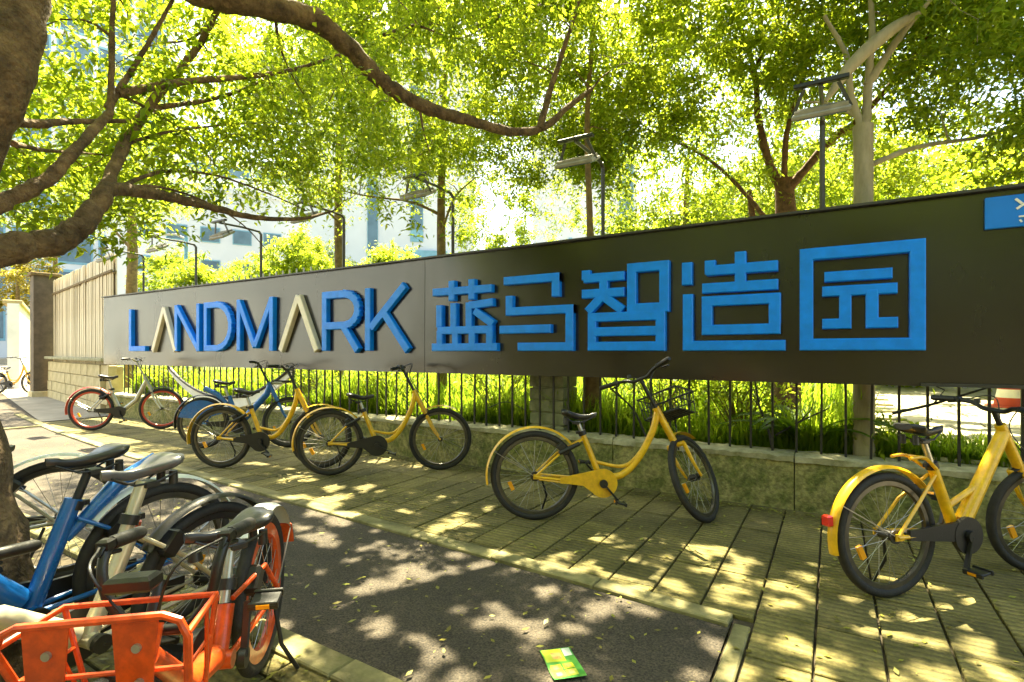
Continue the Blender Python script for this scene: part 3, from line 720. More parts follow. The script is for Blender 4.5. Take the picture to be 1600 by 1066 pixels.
    # --- baskets
    if basket == 'wire':
        b = MB(Sx); bx0, bx1, bz0, bz1, bw = S1.x + .05, S1.x + .30, .80, .97, .15
        def loop(z, r, x0, x1, w): b.tube([V(x0, -w, z), V(x1, -w, z), V(x1, w, z), V(x0, w, z), V(x0, -w, z)], r, 6)
        loop(bz1, .008, bx0, bx1 + .03, bw + .02); loop((bz0 + bz1) / 2, .0045, bx0, bx1 + .015, bw + .01); loop(bz0, .005, bx0, bx1, bw)
        for i in range(7):
            t = i / 6; yq = -bw + 2 * bw * t
            b.tube([V(bx1 + .03, yq * 1.1, bz1), V(bx1, yq, bz0), V(bx0, yq, bz0), V(bx0, yq * 1.1, bz1)], .0042, 5)
        for i in range(1, 5):
            t = i / 5; xq = bx0 + (bx1 - bx0) * t
            b.tube([V(xq, -bw - .02, bz1), V(xq, -bw, bz0), V(xq, bw, bz0), V(xq, bw + .02, bz1)], .0042, 5)
        b.build('basket', 'black_iron', root)
        b2 = MB(Sx); b2.box(V((bx0 + bx1) / 2 + .01, 0, bz0 + .008), (bx1 - bx0 + .02, bw * 1.7, .016), ch=.004); b2.tube([V(bx0, 0, bz0), S1 + V(0, 0, .02)], .012, 8); b2.tube([V(bx1 - .05, .0, bz0), fh * .3 + S0 * .7], .006, 6)
        b2.build('basket_floor', 'black', root, smooth=0)
    if basket == 'orange':
        x0, x1, z0, z1, w = S1.x + .02, S1.x + .17, .49, .715, .185
        b = MB(Sx)
        def rl(x, z, w, cc): # rounded loop of the front face
            return [V(x, -w, z - cc), V(x, -w + cc * .3, z - cc * .3), V(x, -w + cc, z), V(x, w - cc, z), V(x, w - cc * .3, z - cc * .3), V(x, w, z - cc)]
        tp = rl(x1, z1, w, .045); fl = [V(x1 - .05, w * .80, z0)] ; 
        b.tube([V(x1 - .05, -w * .80, z0)] + tp + fl, .0085, 8); b.tube([V(x1 - .05, -w * .80, z0), V(x1 - .05, w * .80, z0)], .0075, 8)
        zm = z0 + (z1 - z0) * .46; b.tube([V(x1 - .027, -w * .9, zm), V(x1 - .027, w * .9, zm)], .0055, 8)
        for sy in (-1, 1):
            b.tube([V(x1, sy * w, z1 - .04), V(x0, sy * w * .9, z1 - .03), V(x0, 0, z1 - .03)], .007, 8)
            b.tube([V(x1 - .05, sy * w * .8, z0), V(x0, sy * w * .7, z0), V(x0, sy * w * .9, z1 - .03)], .006, 8)
            b.tube([V(x1 - .027, sy * w * .9, zm), V(x0, sy * w * .8, zm)], .0045, 6)
            b.tube([V(x1 - .10, sy * w * .93, z1 - .035), V(x1 - .14, sy * w * .74, z0)], .0045, 6)
        for q in (-.5, 0, .5): b.tube([V(x0, q * w, z0), V(x1 - .05, q * w, z0)], .005, 6)
        bo = b.build('basket', 'orange', root)
        for sy in (-1, 1):
            c0 = sy * .086
            pl = MB(Sx); pl.prism([(c0 - .047, z1 - .006), (c0 + .043, z1 - .006), (c0 + .020, z0 + .06), (c0 - .045, z0 + .06)], V(x1 - .004, 0, 0), V(0, 1, 0), V(0, 0, 1), V(.004, 0, 0))
            for i in range(len(pl.v)):  # follow the slope of the basket front
                pass
            po_ = pl.build('basket_plate', 'orange', bo, smooth=0)
            sc = MB(Sx)
            for zz in (z1 - .06, z1 - .13): sc.disc(V(x1 + .003, c0, zz), V(0, 1, 0), V(0, 0, 1), .009, .006, 12)
            sc.build('rivet', 'silver', po_, smooth=0) if False else sc.build('rivets', 'silver', bo, smooth=0, kind='stuff')
        lm = MB(Sx); lm.box(V(x0 + .02, 0, z1 + .02), (.05, .10, .035), ch=.008); lm.build('headlamp', 'black', root, smooth=0)
    if basket == 'blue':
        b = MB(Sx); x0, x1, z0, z1, w = S1.x + .05, S1.x + .27, .86, 1.0, .15
        for z, ww, xx in ((z1, w + .02, x1 + .03), (z0, w, x1)): b.tube([V(x0, -ww, z), V(xx, -ww, z), V(xx, ww, z), V(x0, ww, z), V(x0, -ww, z)], .007, 6)
        for i in range(6):
            yq = -w + 2 * w * i / 5; b.tube([V(x1 + .03, yq * 1.1, z1), V(x1, yq, z0), V(x0, yq, z0)], .004, 5)
        b.build('basket', 'black', root)
        MB(Sx).box(V(x0 + .05, 0, z0 - .02), (.12, .12, .03), ch=.008).build('headlamp', 'silver', root, smooth=0)
    return root

bicycle('classic', (-1.89, 3.41), (-.87, 4.05), 50, 'yellow bike with yellow chain guard and wire basket, front wheel turned sharply', guard='yellow', basket='wire', crank=-48, lean=-.04)
bicycle('classic', (-4.33, 3.56), (-3.53, 4.33), -6, 'yellow bike with black chain guard parked straight, second from the basket bike', guard='black', crank=-25, lean=-.03, saddle_z=.80)
bicycle('classic', (-5.62, 3.18), (-4.70, 3.74), 4, 'yellow bike with black chain guard standing right in front of the blue bike', guard='black', crank=-48, lean=-.03, saddle_z=.83)
bicycle('newer', (.251, 3.28), (1.02, 4.06), -14, 'yellow bike with thick straight tube and red tail light at right edge', paint='yellow', guard='disc', crank=-108, lean=-.05, rr=.315, tail=True, saddle_z=.845, bar_z=.93, lock=False)
bicycle('blue', (-6.98, 3.72), (-6.10, 4.36), 18, 'blue bike with skirt guard behind the leftmost large yellow bike', paint='blue_bike', guard='disc', rear_fender='black', basket='blue', crank=-40, saddle_z=.86, bar_z=1.06)
bicycle('red', (-10.05, 3.62), (-9.30, 4.30), 6, 'silver and red bike parked near the left end of the sign', paint='silver', guard='disc', rear_fender='red_bike', rimm='red_bike', crank=-55, saddle_z=.86, bar_z=1.10, lock=True)
bicycle('classic', (-21.2, 5.30), (-20.3, 5.85), 0, 'small distant yellow bike beside the brown pillar and white wall', guard='black', crank=-40, paint='yellow2', rear_fender='yellow2')
G2 = 'share bikes crowded round the tree in the near corner'
bicycle('orange', (-1.94, 1.26), (-1.20, .43), -8, 'orange bike with orange basket and silver rear fender, in front of the others', paint='orange', guard='disc', rear_fender='white_plastic', basket='orange', bars='riser', crank=-75, saddle_z=.67, bar_z=.70, rr=.30, head=(.48, .60), st_z=.49, mid_z=.36, sad_dx=.0, st_x=.40, sad_rot=-48, rimm='orange', group=G2, lock=True)
bicycle('post', (-2.20, 1.20), (-2.02, .13), 10, 'pale silver bike with long seat post and shiny grey saddle', paint='cream_post', guard='disc', rear_fender='black', bars='riser', crank=20, saddle_z=.83, sad='saddle_grey', bar_z=.63, head=(.46, .57), post='cream_post', rr=.31, rimm='rim_black', group=G2)
bicycle('blue', (-2.56, 1.18), (-2.48, .08), 10, 'blue bike with black saddle between the tree trunk and grey saddle bike', paint='blue_bike', guard='disc', rear_fender='white_plastic', bars='riser', crank=60, saddle_z=.835, bar_z=.67, head=(.48, .60), post='black', skirt=False, group=G2)
bicycle('post', (-3.62, 1.16), (-4.2, .2), 0, 'bike hidden behind the tree trunk showing a white fender with orange tip', paint='silver', guard='disc', rear_fender='white_plastic', bars='flat', crank=10, saddle_z=.72, bar_z=.75, head=(.5, .66), rimm='rim_black', group=G2)

# ------------------------------------------------------------------ trees
DENS = 2.5
# sun spots placed on the ground by cutting leaves away (ground x, y, radius)
GAPS = [(-2.97,2.36,.094),(-2.81,2.31,.065),(-2.07,2.27,.085),(-2.04,2.12,.054),(-2.11,2.05,.048),(-2.13,1.94,.052),(-1.93,2.25,.05),(-2.01,1.79,.044),(-1.8,1.75,.05),(-1.4,1.7,.062),(-1.22,1.62,.046),(-1.37,1.54,.042),(-1.5,1.74,.034),(-1.39,2.0,.046),(-1.33,2.08,.051),(-1.43,2.17,.039),(-1.11,2.06,.046),(-1.23,2.07,.036),(-1.17,2.04,.031),(-1.77,2.53,.058),(-1.29,2.45,.052),(-1.27,2.73,.051),(-.97,2.42,.049),(-.92,2.59,.061),(-1.76,2.73,.061),(-1.6,2.71,.042),(-1.97,2.6,.043),(-2.85,3.66,.122),(-2.69,3.71,.086),(-3.59,3.08,.093),(-3.71,2.93,.075),(-2.39,2.92,.049),(-2.87,3.05,.054),(-3.68,3.41,.091),(-3.92,3.26,.109),(-1.42,2.9,.055),(-1.24,2.75,.051),(-1.4,3.32,.054),(-1.07,2.81,.05),(-1.19,2.85,.046),(-1.23,3.23,.051),(-1.01,3.03,.047),(-2.44,3.25,.038),(-2.32,3.08,.036),(-1.39,2.72,.052),(-.96,2.78,.043),(-.59,3.49,.081),(-.74,3.44,.062),(-.44,3.4,.058),(-.48,3.22,.074),(-.61,3.14,.049),(-.66,3.31,.052),(-.73,2.85,.064),(-.88,2.98,.056),(-.48,2.93,.051),(-.48,2.81,.038),(-.42,3.1,.041),(-.26,3.13,.056),(-.17,2.92,.032),(-.3,2.24,.043),(-.16,2.48,.032),(-.13,2.56,.033),(-.05,2.32,.062),(-.11,2.28,.041),(.3,3.58,.06),(.23,3.62,.043),(.34,3.08,.056),(.27,2.85,.052),(.36,3.02,.039),(.24,2.88,.038),(.38,2.85,.041),(.51,3.27,.057),(.52,3.12,.044),(.2,2.92,.035),(.15,2.82,.034),(.2,3.02,.031),(.62,3.45,.038),(.62,2.96,.045),(.54,2.88,.036),(.36,2.57,.05),(.31,2.59,.042),(.57,2.7,.05),(.47,3.56,.04),(-.11,3.33,.042),(0,3.63,.051),(.1,3.14,.038),(-.33,2.15,.037),(-.75,3.64,.05)]
for _ in range(26):
    gx_, gy_ = rnd.uniform(-10, -3.6), rnd.uniform(1.6, 4.5)
    for _k in range(rnd.randint(2, 6)): GAPS.append((gx_ + rnd.gauss(0, .22), gy_ + rnd.gauss(0, .12), rnd.uniform(.05, .13)))
for _ in range(9):
    gx_, gy_ = rnd.uniform(-3.2, -.6), rnd.uniform(.2, 1.4)
    for _k in range(rnd.randint(2, 5)): GAPS.append((gx_ + rnd.gauss(0, .12), gy_ + rnd.gauss(0, .12), rnd.uniform(.04, .08)))
for _ in range(420):
    GAPS.append((rnd.uniform(-12, 2), rnd.uniform(5.0, 10), rnd.uniform(.10, .30)))
for _ in range(130):
    GAPS.append((rnd.uniform(-4.2, 1.2), rnd.uniform(1.5, 3.9), rnd.uniform(.012, .045)))
GAPS = np.array(GAPS); GAPS[:, 2] *= .88
def thin(P, size):  # drops leaves that would block the placed sun spots
    g = P[:, :2] - np.array([sd.x / sd.z, sd.y / sd.z]) * P[:, 2:3]; keep = np.ones(len(P), bool)
    near = np.where((g[:, 0] > -12) & (g[:, 0] < 3) & (g[:, 1] > -1) & (g[:, 1] < 10.5))[0]
    if len(near):
        d = np.sqrt(((g[near, None, :] - GAPS[None, :, :2]) ** 2).sum(2)) - GAPS[None, :, 2] - size * .62
        keep[near] = d.min(1) > 0
    return P[keep]
def tree(name, label, base, trunk, tr, limbs=(), crown=(), leaf=('leaf', .06, 110, .26), dens=1.0, bark='bark_tan', group='trees behind the railing', seg=12, cat='tree', bumps=0.0, droop=.35):
    """trunk / limbs: world points; crown: list of (centre, radii, clumps)"""
    root = empty(name, base, 0, label, cat, group); B = Vector(base)
    tp = curve(trunk, 7 * len(trunk)); n = len(tp)
    rs = np.interp(np.linspace(0, 1, n), np.linspace(0, 1, len(tr)), tr)
    rs = [r * (1 + bumps * rnd.gauss(0, 1)) for r in rs]
    MB().tube([p - B for p in tp], rs, seg, jit=.03).build('trunk', bark, root, smooth=70)
    sk = [(p, r) for p, r in zip(tp, rs)][n // 3:]
    for pts, r0, r1 in limbs:
        c = curve(pts, 9 * len(pts)); rr_ = [r0 + (r1 - r0) * (i / (len(c) - 1)) ** .8 for i in range(len(c))]
        c = [p + V(rnd.gauss(0, r * .07), rnd.gauss(0, r * .07), rnd.gauss(0, r * .07)) for p, r in zip(c, rr_)]
        MB().tube([p - B for p in c], [r * (1 + .05 * math.sin(i * .9) + .025 * rnd.gauss(0, 1)) for i, r in enumerate(rr_)], 12, jit=.03).build('branch', bark, root, smooth=70)
        sk += list(zip(c, rr_))
    cen = []
    DM = {}
    for c, rad, k, *dm in crown:
        for _ in range(k):
            while True:
                q = nrg.uniform(-1, 1, 3)
                if .12 < q @ q < 1: break
            p_ = Vector(c) + V(q[0] * rad[0], q[1] * rad[1], q[2] * rad[2]); cen.append(p_); DM[tuple(p_)] = dm[0] if dm else 1.0
    SP = np.array([tuple(p) for p, _ in sk]); SR = [r for _, r in sk]
    cen.sort(key=lambda c: float(np.min(np.sum((SP - np.array(c)) ** 2, 1))))
    tw = MB()
    for c in cen:
        d = np.sum((SP - np.array(c)) ** 2, 1); j = int(np.argmin(d)); p = Vector(SP[j]); L = math.sqrt(d[j])
        r0 = min(SR[j] * .7, .006 + .011 * L)
        mid = p.lerp(c, .5) + V(rnd.gauss(0, .09), rnd.gauss(0, .09), .10 + rnd.gauss(0, .06)) * L
        q1, q2 = p.lerp(mid, .55) + V(0, 0, .02), mid.lerp(c, .5) + V(rnd.gauss(0, .05), rnd.gauss(0, .05), .05) * L
        tw.tube([p - B, q1 - B, mid - B, q2 - B, c - B], [r0, r0 * .8, r0 * .6, r0 * .4, .0025], 5, False)
        SP = np.concatenate([SP, np.array([tuple(mid), tuple(q2), tuple(c)])]); SR += [r0 * .6, r0 * .42, .006]
    if tw.v: tw.build('twigs', bark, root, smooth=70, kind='stuff')
    if cen:
        lm, size, per, spread = leaf; P = []
        for c in cen:
            k = max(6, int(per * DENS * dens * DM[tuple(c)] * rnd.uniform(.45, 1.5))); s_ = spread * rnd.uniform(.7, 1.3)
            for _ in range(3):      # three sprays per clump
                o = nrg.normal(0, s_ * .75, 3); dr = nrg.normal(0, 1, 3); dr[2] -= .25; dr /= np.linalg.norm(dr)
                t = nrg.uniform(-1.2, 1.2, (k // 3, 1))
                P.append(np.array(c) + o + dr * t * s_ + nrg.normal(0, s_ * .30, (k // 3, 3)) * np.array([1, 1, .6]))
        P = thin(np.concatenate(P), size) - np.array(base)
        v, t = leaf_geo(P, size, droop=droop)
        np_mesh('crown', v, t, lm, root, 'stuff')
    return root

NEAR = 'bark_ficus'
tree('ficus_tree', 'large mossy old tree leaning in at the left edge with long overhanging limbs', (-2.86, .60, -.05),
     [(-2.90, .56, -.05), (-2.90, .56, .40), (-2.95, .55, .88), (-3.12, .52, 1.35), (-3.14, .54, 1.72), (-3.02, .66, 2.1), (-2.93, .77, 2.5), (-2.95, .83, 2.95), (-3.0, .9, 3.5)],
     [.33, .26, .21, .18, .15, .12, .10, .092, .08],
     [([(-3.12, .62, 1.62), (-3.15, .85, 1.72), (-3.15, 1.01, 1.785), (-3.17, 1.11, 1.89), (-3.215, 1.2, 2.04), (-3.27, 1.28, 2.12), (-3.46, 1.64, 2.197), (-3.61, 2.01, 2.236), (-3.66, 2.335, 2.25), (-3.634, 2.70, 2.318), (-3.66, 3.04, 2.46)], .078, .008),
      ([(-3.0, .9, 3.3), (-3.25, 1.2, 3.46), (-3.265, 1.64, 3.42), (-3.19, 2.04, 3.515), (-3.125, 2.43, 3.60), (-3.07, 2.695, 3.515), (-2.99, 2.98, 3.355), (-2.87, 3.29, 3.274), (-2.72, 3.61, 3.258), (-2.5, 4.10, 3.274), (-2.344, 4.43, 3.40), (-2.22, 4.74, 3.70), (-2.11, 5.04, 3.96)], .115, .022),
      ([(-2.36, 4.36, 3.36), (-2.29, 4.46, 3.76), (-2.19, 4.52, 4.12), (-2.06, 4.60, 4.6), (-2.0, 4.63, 5.0)], .036, .012),
      ([(-3.12, .62, 1.78), (-3.16, .79, 1.90), (-3.19, .98, 2.08), (-3.22, 1.08, 2.235), (-3.326, 1.25, 2.49), (-3.35, 1.294, 2.6), (-3.4, 1.32, 3.03), (-3.39, 1.33, 3.34)], .044, .010),
      ([(-3.36, 1.287, 2.577), (-3.375, 1.337, 2.693), (-3.385, 1.449, 2.937), (-3.33, 1.6, 3.334)], .022, .010),
      ([(-3.215, 1.2, 2.04), (-3.457, 1.405, 2.44), (-3.56, 1.576, 2.756), (-3.64, 1.76, 3.05), (-3.61, 1.9, 3.31), (-3.5, 1.96, 3.54)], .034, .020),
      ([(-3.375, 1.337, 2.68), (-3.387, 1.68, 2.9), (-3.378, 2.156, 3.15), (-3.375, 2.51, 3.37), (-3.45, 2.93, 3.69)], .026, .010),
      ([(-3.56, 1.576, 2.737), (-3.64, 2.0, 2.99), (-3.66, 2.335, 3.25), (-3.68, 2.56, 3.5)], .018, .008),
      ([(-3.12, .64, 2.25), (-3.2, .92, 2.32), (-3.3, 1.1, 2.42), (-3.5, 1.5, 2.62)], .030, .010),
      ([(-3.0, .9, 3.4), (-3.1, .75, 3.9), (-3.4, .4, 4.5), (-3.6, .2, 5.1)], .075, .02), ([(-3.0, .88, 3.45), (-2.7, .6, 3.9), (-2.2, .3, 4.4), (-1.8, .1, 4.8)], .06, .015),
      ([(-3.27, 1.284, 2.119), (-3.487, 1.621, 2.353), (-3.604, 2.018, 2.46), (-3.649, 2.459, 2.448), (-3.676, 2.794, 2.406)], 0.014, .003),
      ([(-3.27, 1.284, 2.119), (-3.41, 1.55, 2.228), (-3.577, 1.917, 2.256), (-3.645, 2.227, 2.17), (-3.67, 2.446, 2.008)], 0.011, .003),
      ([(-3.457, 1.405, 2.442), (-3.544, 1.703, 2.642), (-3.626, 2.121, 2.856), (-3.722, 2.649, 3.098)], 0.012, .003),
      ([(-3.375, 1.337, 2.682), (-3.537, 1.59, 2.717), (-3.65, 1.873, 2.683), (-3.804, 2.13, 2.588)], 0.01, .003),
      ([(-3.147, 2.121, 3.57), (-3.329, 2.303, 3.421), (-3.436, 2.472, 3.324), (-3.484, 2.677, 3.18)], 0.012, .003),
      ([(-2.891, 3.273, 3.274), (-2.86, 3.292, 3.064), (-2.847, 3.358, 2.899)], 0.013, .003),
      ([(-3.065, 3.05, 3.792), (-3.117, 3.487, 4.118), (-3.022, 4.013, 4.245), (-2.764, 4.405, 4.619)], 0.016, .003),
      ([(-3.5, 1.964, 3.539), (-3.754, 1.926, 3.406), (-4.09, 1.838, 3.421), (-4.438, 1.743, 3.34)], 0.012, .003),
      ([(-3.07, 0.821, 2.164), (-3.335, 1.01, 2.251), (-3.569, 1.219, 2.356), (-3.637, 1.412, 2.41)], 0.014, .003)],
     [((-3.85, 1.9, 3.0), (.75, 1.2, .75), 60), ((-3.6, 3.0, 3.2), (.9, 1.0, .7), 40), ((-3.0, 3.5, 4.35), (1.3, 1.5, .7), 60), ((-1.9, 4.7, 4.6), (1.2, 1.0, .8), 44), ((-2.2, 1.5, 4.6), (1.8, 1.8, .6), 60), ((-3.5, 4.8, 5.7), (2.6, 1.6, .5), 190, 2.4), ((-1.0, 3.7, 5.6), (1.7, 1.8, .5), 150, 2.4), ((.2, 4.9, 5.7), (1.6, 1.3, .45), 110, 2.4), ((-6.6, 5.2, 5.9), (1.9, 1.4, .5), 110, 2.0), ((-4.1, 1.3, 2.45), (.5, .6, .45), 24), ((-3.0, .3, 4.6), (1.5, 1.2, .7), 60), ((-4.8, 1.6, 3.7), (1.3, 1.4, .8), 40)],  # clumps with a density factor are thickened, mostly out of view, to shade the ground
     ('leaf', .058, 105, .19), bark='bark_ficus', dens=.60, group='trees on the street side', seg=18, bumps=.05)
tree('slim_tree', 'tall slim brown trunk behind the sign above the letter K', (-7.66, 6.5, .35), [(-7.66, 6.5, .35), (-7.64, 6.5, 2), (-7.68, 6.5, 3.6), (-7.6, 6.45, 5.2), (-7.5, 6.4, 6.4)], [.10, .085, .075, .055, .03],
     [([(-7.62, 6.48, 4.4), (-7.2, 6.2, 4.75), (-6.6, 5.9, 5.3)], .035, .012), ([(-7.62, 6.48, 4.0), (-8.1, 6.1, 4.3), (-8.8, 5.7, 4.8)], .035, .012), ([(-7.6, 6.46, 3.6), (-7.3, 5.7, 3.75), (-7.0, 5.1, 3.9)], .025, .010)],
     [((-7.6, 6.1, 5.2), (2.2, 1.7, 1.2), 120), ((-6.4, 5.4, 4.2), (1.2, 1.0, .6), 30)], ('leaf_bright', .065, 110, .27), bark='bark_tan', dens=.6)
tree('slim_tree', 'olive green slim trunk behind the sign beside the floodlight over the seam', (-4.87, 6.0, .35), [(-4.87, 6, .35), (-4.86, 6, 2), (-4.88, 6.0, 3.3), (-4.8, 5.95, 4.5), (-4.7, 5.9, 5.6)], [.085, .072, .060, .045, .02],
     [([(-4.87, 6, 3.25), (-5.2, 5.7, 3.42), (-5.7, 5.4, 3.5), (-6.1, 5.2, 3.6)], .026, .008), ([(-4.85, 5.98, 3.0), (-4.4, 5.7, 3.35), (-3.9, 5.5, 3.5)], .022, .008)],
     [((-4.7, 5.8, 5.2), (1.9, 1.6, 1.2), 125), ((-4.9, 5.5, 3.9), (1.0, .8, .5), 24)], ('leaf_bright', .062, 110, .24), bark='bark_tan')
tree('slim_tree', 'thin brown trunk rising behind the stone pier under the third character', (-2.16, 5.16, .35), [(-2.16, 5.16, .35), (-2.14, 5.16, 1.4), (-2.2, 5.2, 2.6), (-2.25, 5.25, 3.8), (-2.2, 5.3, 4.8)], [.10, .08, .035, .028, .02],
     [], [((-2.5, 5.9, 4.7), (1.5, 1.3, 1.2), 95), ((-3.5, 6.4, 4.0), (1.0, .8, .7), 30)], ('leaf_bright', .062, 110, .23), bark='bark_tan')
tree('forked_tree', 'brown multi stemmed tree spreading above the last two characters', (-.46, 7.0, .35), [(-.46, 7, .35), (-.46, 7, 1.6), (-.46, 7, 2.7), (-.48, 6.98, 3.3)], [.17, .14, .12, .10],
     [([(-.47, 7, 3.1), (-.62, 6.85, 3.45), (-.72, 6.65, 3.95), (-.76, 6.55, 4.5), (-.95, 6.3, 5.1)], .062, .020), ([(-.76, 6.56, 4.45), (-.5, 6.4, 4.9), (-.35, 6.3, 5.5)], .028, .010), ([(-.76, 6.56, 4.45), (-1.2, 6.4, 4.85), (-1.7, 6.2, 5.2)], .028, .010),
      ([(-.46, 7, 3.15), (-.05, 6.8, 3.55), (.3, 6.6, 3.75), (.8, 6.4, 4.3), (1.1, 6.2, 4.9)], .055, .014), ([(-.48, 6.98, 3.2), (-.42, 6.7, 3.8), (-.15, 6.4, 4.6), (0, 6.2, 5.2)], .040, .012),
      ([(-.46, 7, 2.5), (-.85, 6.8, 3.1), (-1.3, 6.6, 3.6), (-1.9, 6.3, 3.95)], .034, .010), ([(-.30, 7, 1.8), (-.75, 6.95, 2.6), (-.85, 6.9, 3.2)], .06, .03)],
     [((-.7, 6.8, 5.2), (2.3, 1.7, 1.3), 150), ((.6, 6.3, 4.2), (1.5, 1.1, .8), 60), ((-.2, 7.6, 3.4), (1.5, .6, .8), 80), ((-2.0, 6.6, 4.0), (1.1, 1.0, .7), 34)], ('leaf_bright', .068, 110, .24), bark='bark_red')
tree('pale_tree', 'thick pale smooth trunk forking just above the sign top beside a floodlight', (.22, 4.98, .38), [(.22, 4.98, .38), (.22, 4.98, 1.6), (.215, 4.98, 2.6), (.215, 4.98, 3.04)], [.075, .070, .067, .070],
     [([(.21, 4.98, 3.0), (.13, 4.95, 3.3), (.10, 4.92, 3.6), (-.05, 4.8, 3.9)], .034, .014), ([(.23, 4.98, 3.0), (.25, 4.97, 3.4), (.27, 4.95, 3.75), (.25, 4.9, 4.1)], .038, .016), ([(.24, 4.97, 3.35), (.48, 4.95, 3.7), (.72, 4.9, 3.95), (1.1, 4.85, 4.2)], .034, .014),
      ([(.20, 4.98, 3.1), (.0, 4.96, 3.25), (-.2, 4.9, 3.3)], .02, .008), ([(.22, 5.02, 2.72), (.6, 5.3, 2.9), (1.1, 5.6, 3.0), (1.5, 5.7, 3.2)], .026, .008)],
     [((1.5, 5.5, 4.2), (1.5, 1.1, 1.2), 110), ((.2, 5.1, 5.0), (1.3, 1.0, .6), 55), ((2.0, 5.6, 2.9), (.9, .8, .6), 36)], ('leaf', .062, 110, .22), bark='bark_pale')
# the pale split bough lying across the fork
bp_ = curve([(-.04, 4.70, 3.18), (.08, 4.72, 3.36), (.22, 4.76, 3.52), (.40, 4.82, 3.67), (.55, 4.88, 3.76)], 18)
MB().tube(bp_, [0.012 + .038 * math.sin(math.pi * (i + .3) / len(bp_)) ** .8 for i in range(len(bp_))], 10).build('fallen_bough', 'bark_pale', None, smooth=70)
tag(bpy.data.objects['fallen_bough'], 'pale bare bough resting slanted in the fork of the pale tree', 'branch')
tree('slim_tree', 'thin straight trunk seen behind the sign left of the forked tree', (-2.1, 9.0, .4), [(-2.1, 9, .4), (-2.1, 9, 2.5), (-2.05, 9, 4.5)], [.10, .08, .03], [([(-2.1, 9, 2.8), (-2.7, 8.8, 3.3)], .03, .01)],
     [((-2.0, 9.0, 4.3), (2.2, 1.4, 1.6), 150), ((-2.4, 8.6, 3.0), (1.5, 1.0, .7), 60)], ('leaf', .075, 95, .27), bark='bark_tan')
tree('bushy_tree', 'rounded deep green tree in the gap between two white buildings', (-6.4, 10.6, .4), [(-6.4, 10.6, .4), (-6.4, 10.6, 2.2), (-6.3, 10.6, 3.6)], [.10, .08, .03], [],
     [((-6.35, 10.4, 4.4), (1.7, 1.3, 1.4), 130)], ('leaf', .085, 95, .24), bark='bark_tan')
for i, (x, y, z, r, lab) in enumerate([(-2.6, 13.5, 3.4, 2.3, 'background tree behind the fourth character'), (1.4, 13.0, 3.5, 2.6, 'wide background tree behind the forked tree'), (5.2, 12.0, 3.4, 2.6, 'background tree behind the pale trunk'), (9.5, 11.5, 3.8, 2.8, 'background tree above the blue plate'),
                                     (4.0, 8.6, 3.6, 1.9, 'leafy tree just right of the pale trunk'), (2.6, 10.2, 2.9, 1.7, 'leafy tree low behind the pale trunk'), (6.4, 9.0, 3.4, 2.0, 'leafy tree behind the blue plate'), (8.0, 18, 5.0, 3.4, 'tall background tree far right'), (-1, 20, 6, 3.2, 'tall background tree far behind the fifth character')]):
    tree('background_tree', lab + ', bright green', (x, y, .4), [(x, y, .4), (x + .1, y, z * .6), (x, y, z)], [.14, .10, .04], [([(x + .1, y, z * .55), (x - r * .4, y - .3, z), (x - r * .7, y - .4, z + .4)], .05, .015), ([(x + .1, y, z * .6), (x + r * .4, y - .3, z), (x + r * .6, y - .3, z + .5)], .05, .015)],
         [((x, y, z), (r, r * .7, r * .72), int(120 * r / 2.3)), ((x, y - .5, 1.9), (r * .9, r * .5, 1.0), 60)], ('leaf' if i % 2 else 'leaf_bright', .11, 100, .32), bark='bark_tan', group='trees in the yard far behind the railing')
for i, (x, y, z, r, lab, lm) in enumerate([(-17.6, 12.8, 4.6, 1.5, 'small bright tree left of the slim brown trunk', 'leaf_bright'), (-19.5, 10.2, 3.4, 1.0, 'low bright bush above the letter N', 'leaf_bright'), (-34.5, 9.4, 4.9, 2.4, 'ochre coloured tree beyond the white wall at far left', 'leaf_olive'),
                                         (-22.5, 13.5, 4.2, 1.5, 'loose green tree above the letter L', 'leaf'), (-13.2, 13.6, 3.9, 1.3, 'small leafy tree beside the slim brown trunk', 'leaf_bright'), (-27, 22, 6.0, 2.2, 'leafy tree in front of the far office block', 'leaf'), (-15.2, 16.5, 3.6, 1.2, 'small tree above the letter M', 'leaf_bright'), (-29, 14, 5.0, 2.0, 'green tree behind the cream slat fence', 'leaf'), (-41, 7.0, 6.0, 3.0, 'broad olive tree at the end of the street', 'leaf_olive'), (-36.5, 11.5, 9.5, 3.4, 'tall green tree in front of the blue glass tower', 'leaf')]):
    tree('distant_tree', lab, (x, y, .2), [(x, y, .2), (x, y, z * .6), (x, y, z)], [.16, .12, .05], [], [((x, y, z), (r, r * .8, r * .75), 50)], (lm, .14, 85, .28), bark='bark_tan', group='small trees by the far buildings')
tree('slim_tree', 'ochre trunk standing behind the left end of the sign', (-14.9, 6.2, .3), [(-14.9, 6.2, .3), (-14.9, 6.2, 2.5), (-14.85, 6.2, 4.0), (-14.7, 6.1, 5.4)], [.15, .125, .11, .05], [([(-14.9, 6.2, 3.6), (-14.2, 5.8, 4.4)], .04, .015), ([(-14.9, 6.2, 3.8), (-15.6, 5.7, 4.8)], .04, .015)],
     [((-14.8, 6.1, 5.6), (2.0, 1.6, .9), 55)], ('leaf', .075, 85, .28), bark='bark_tan')

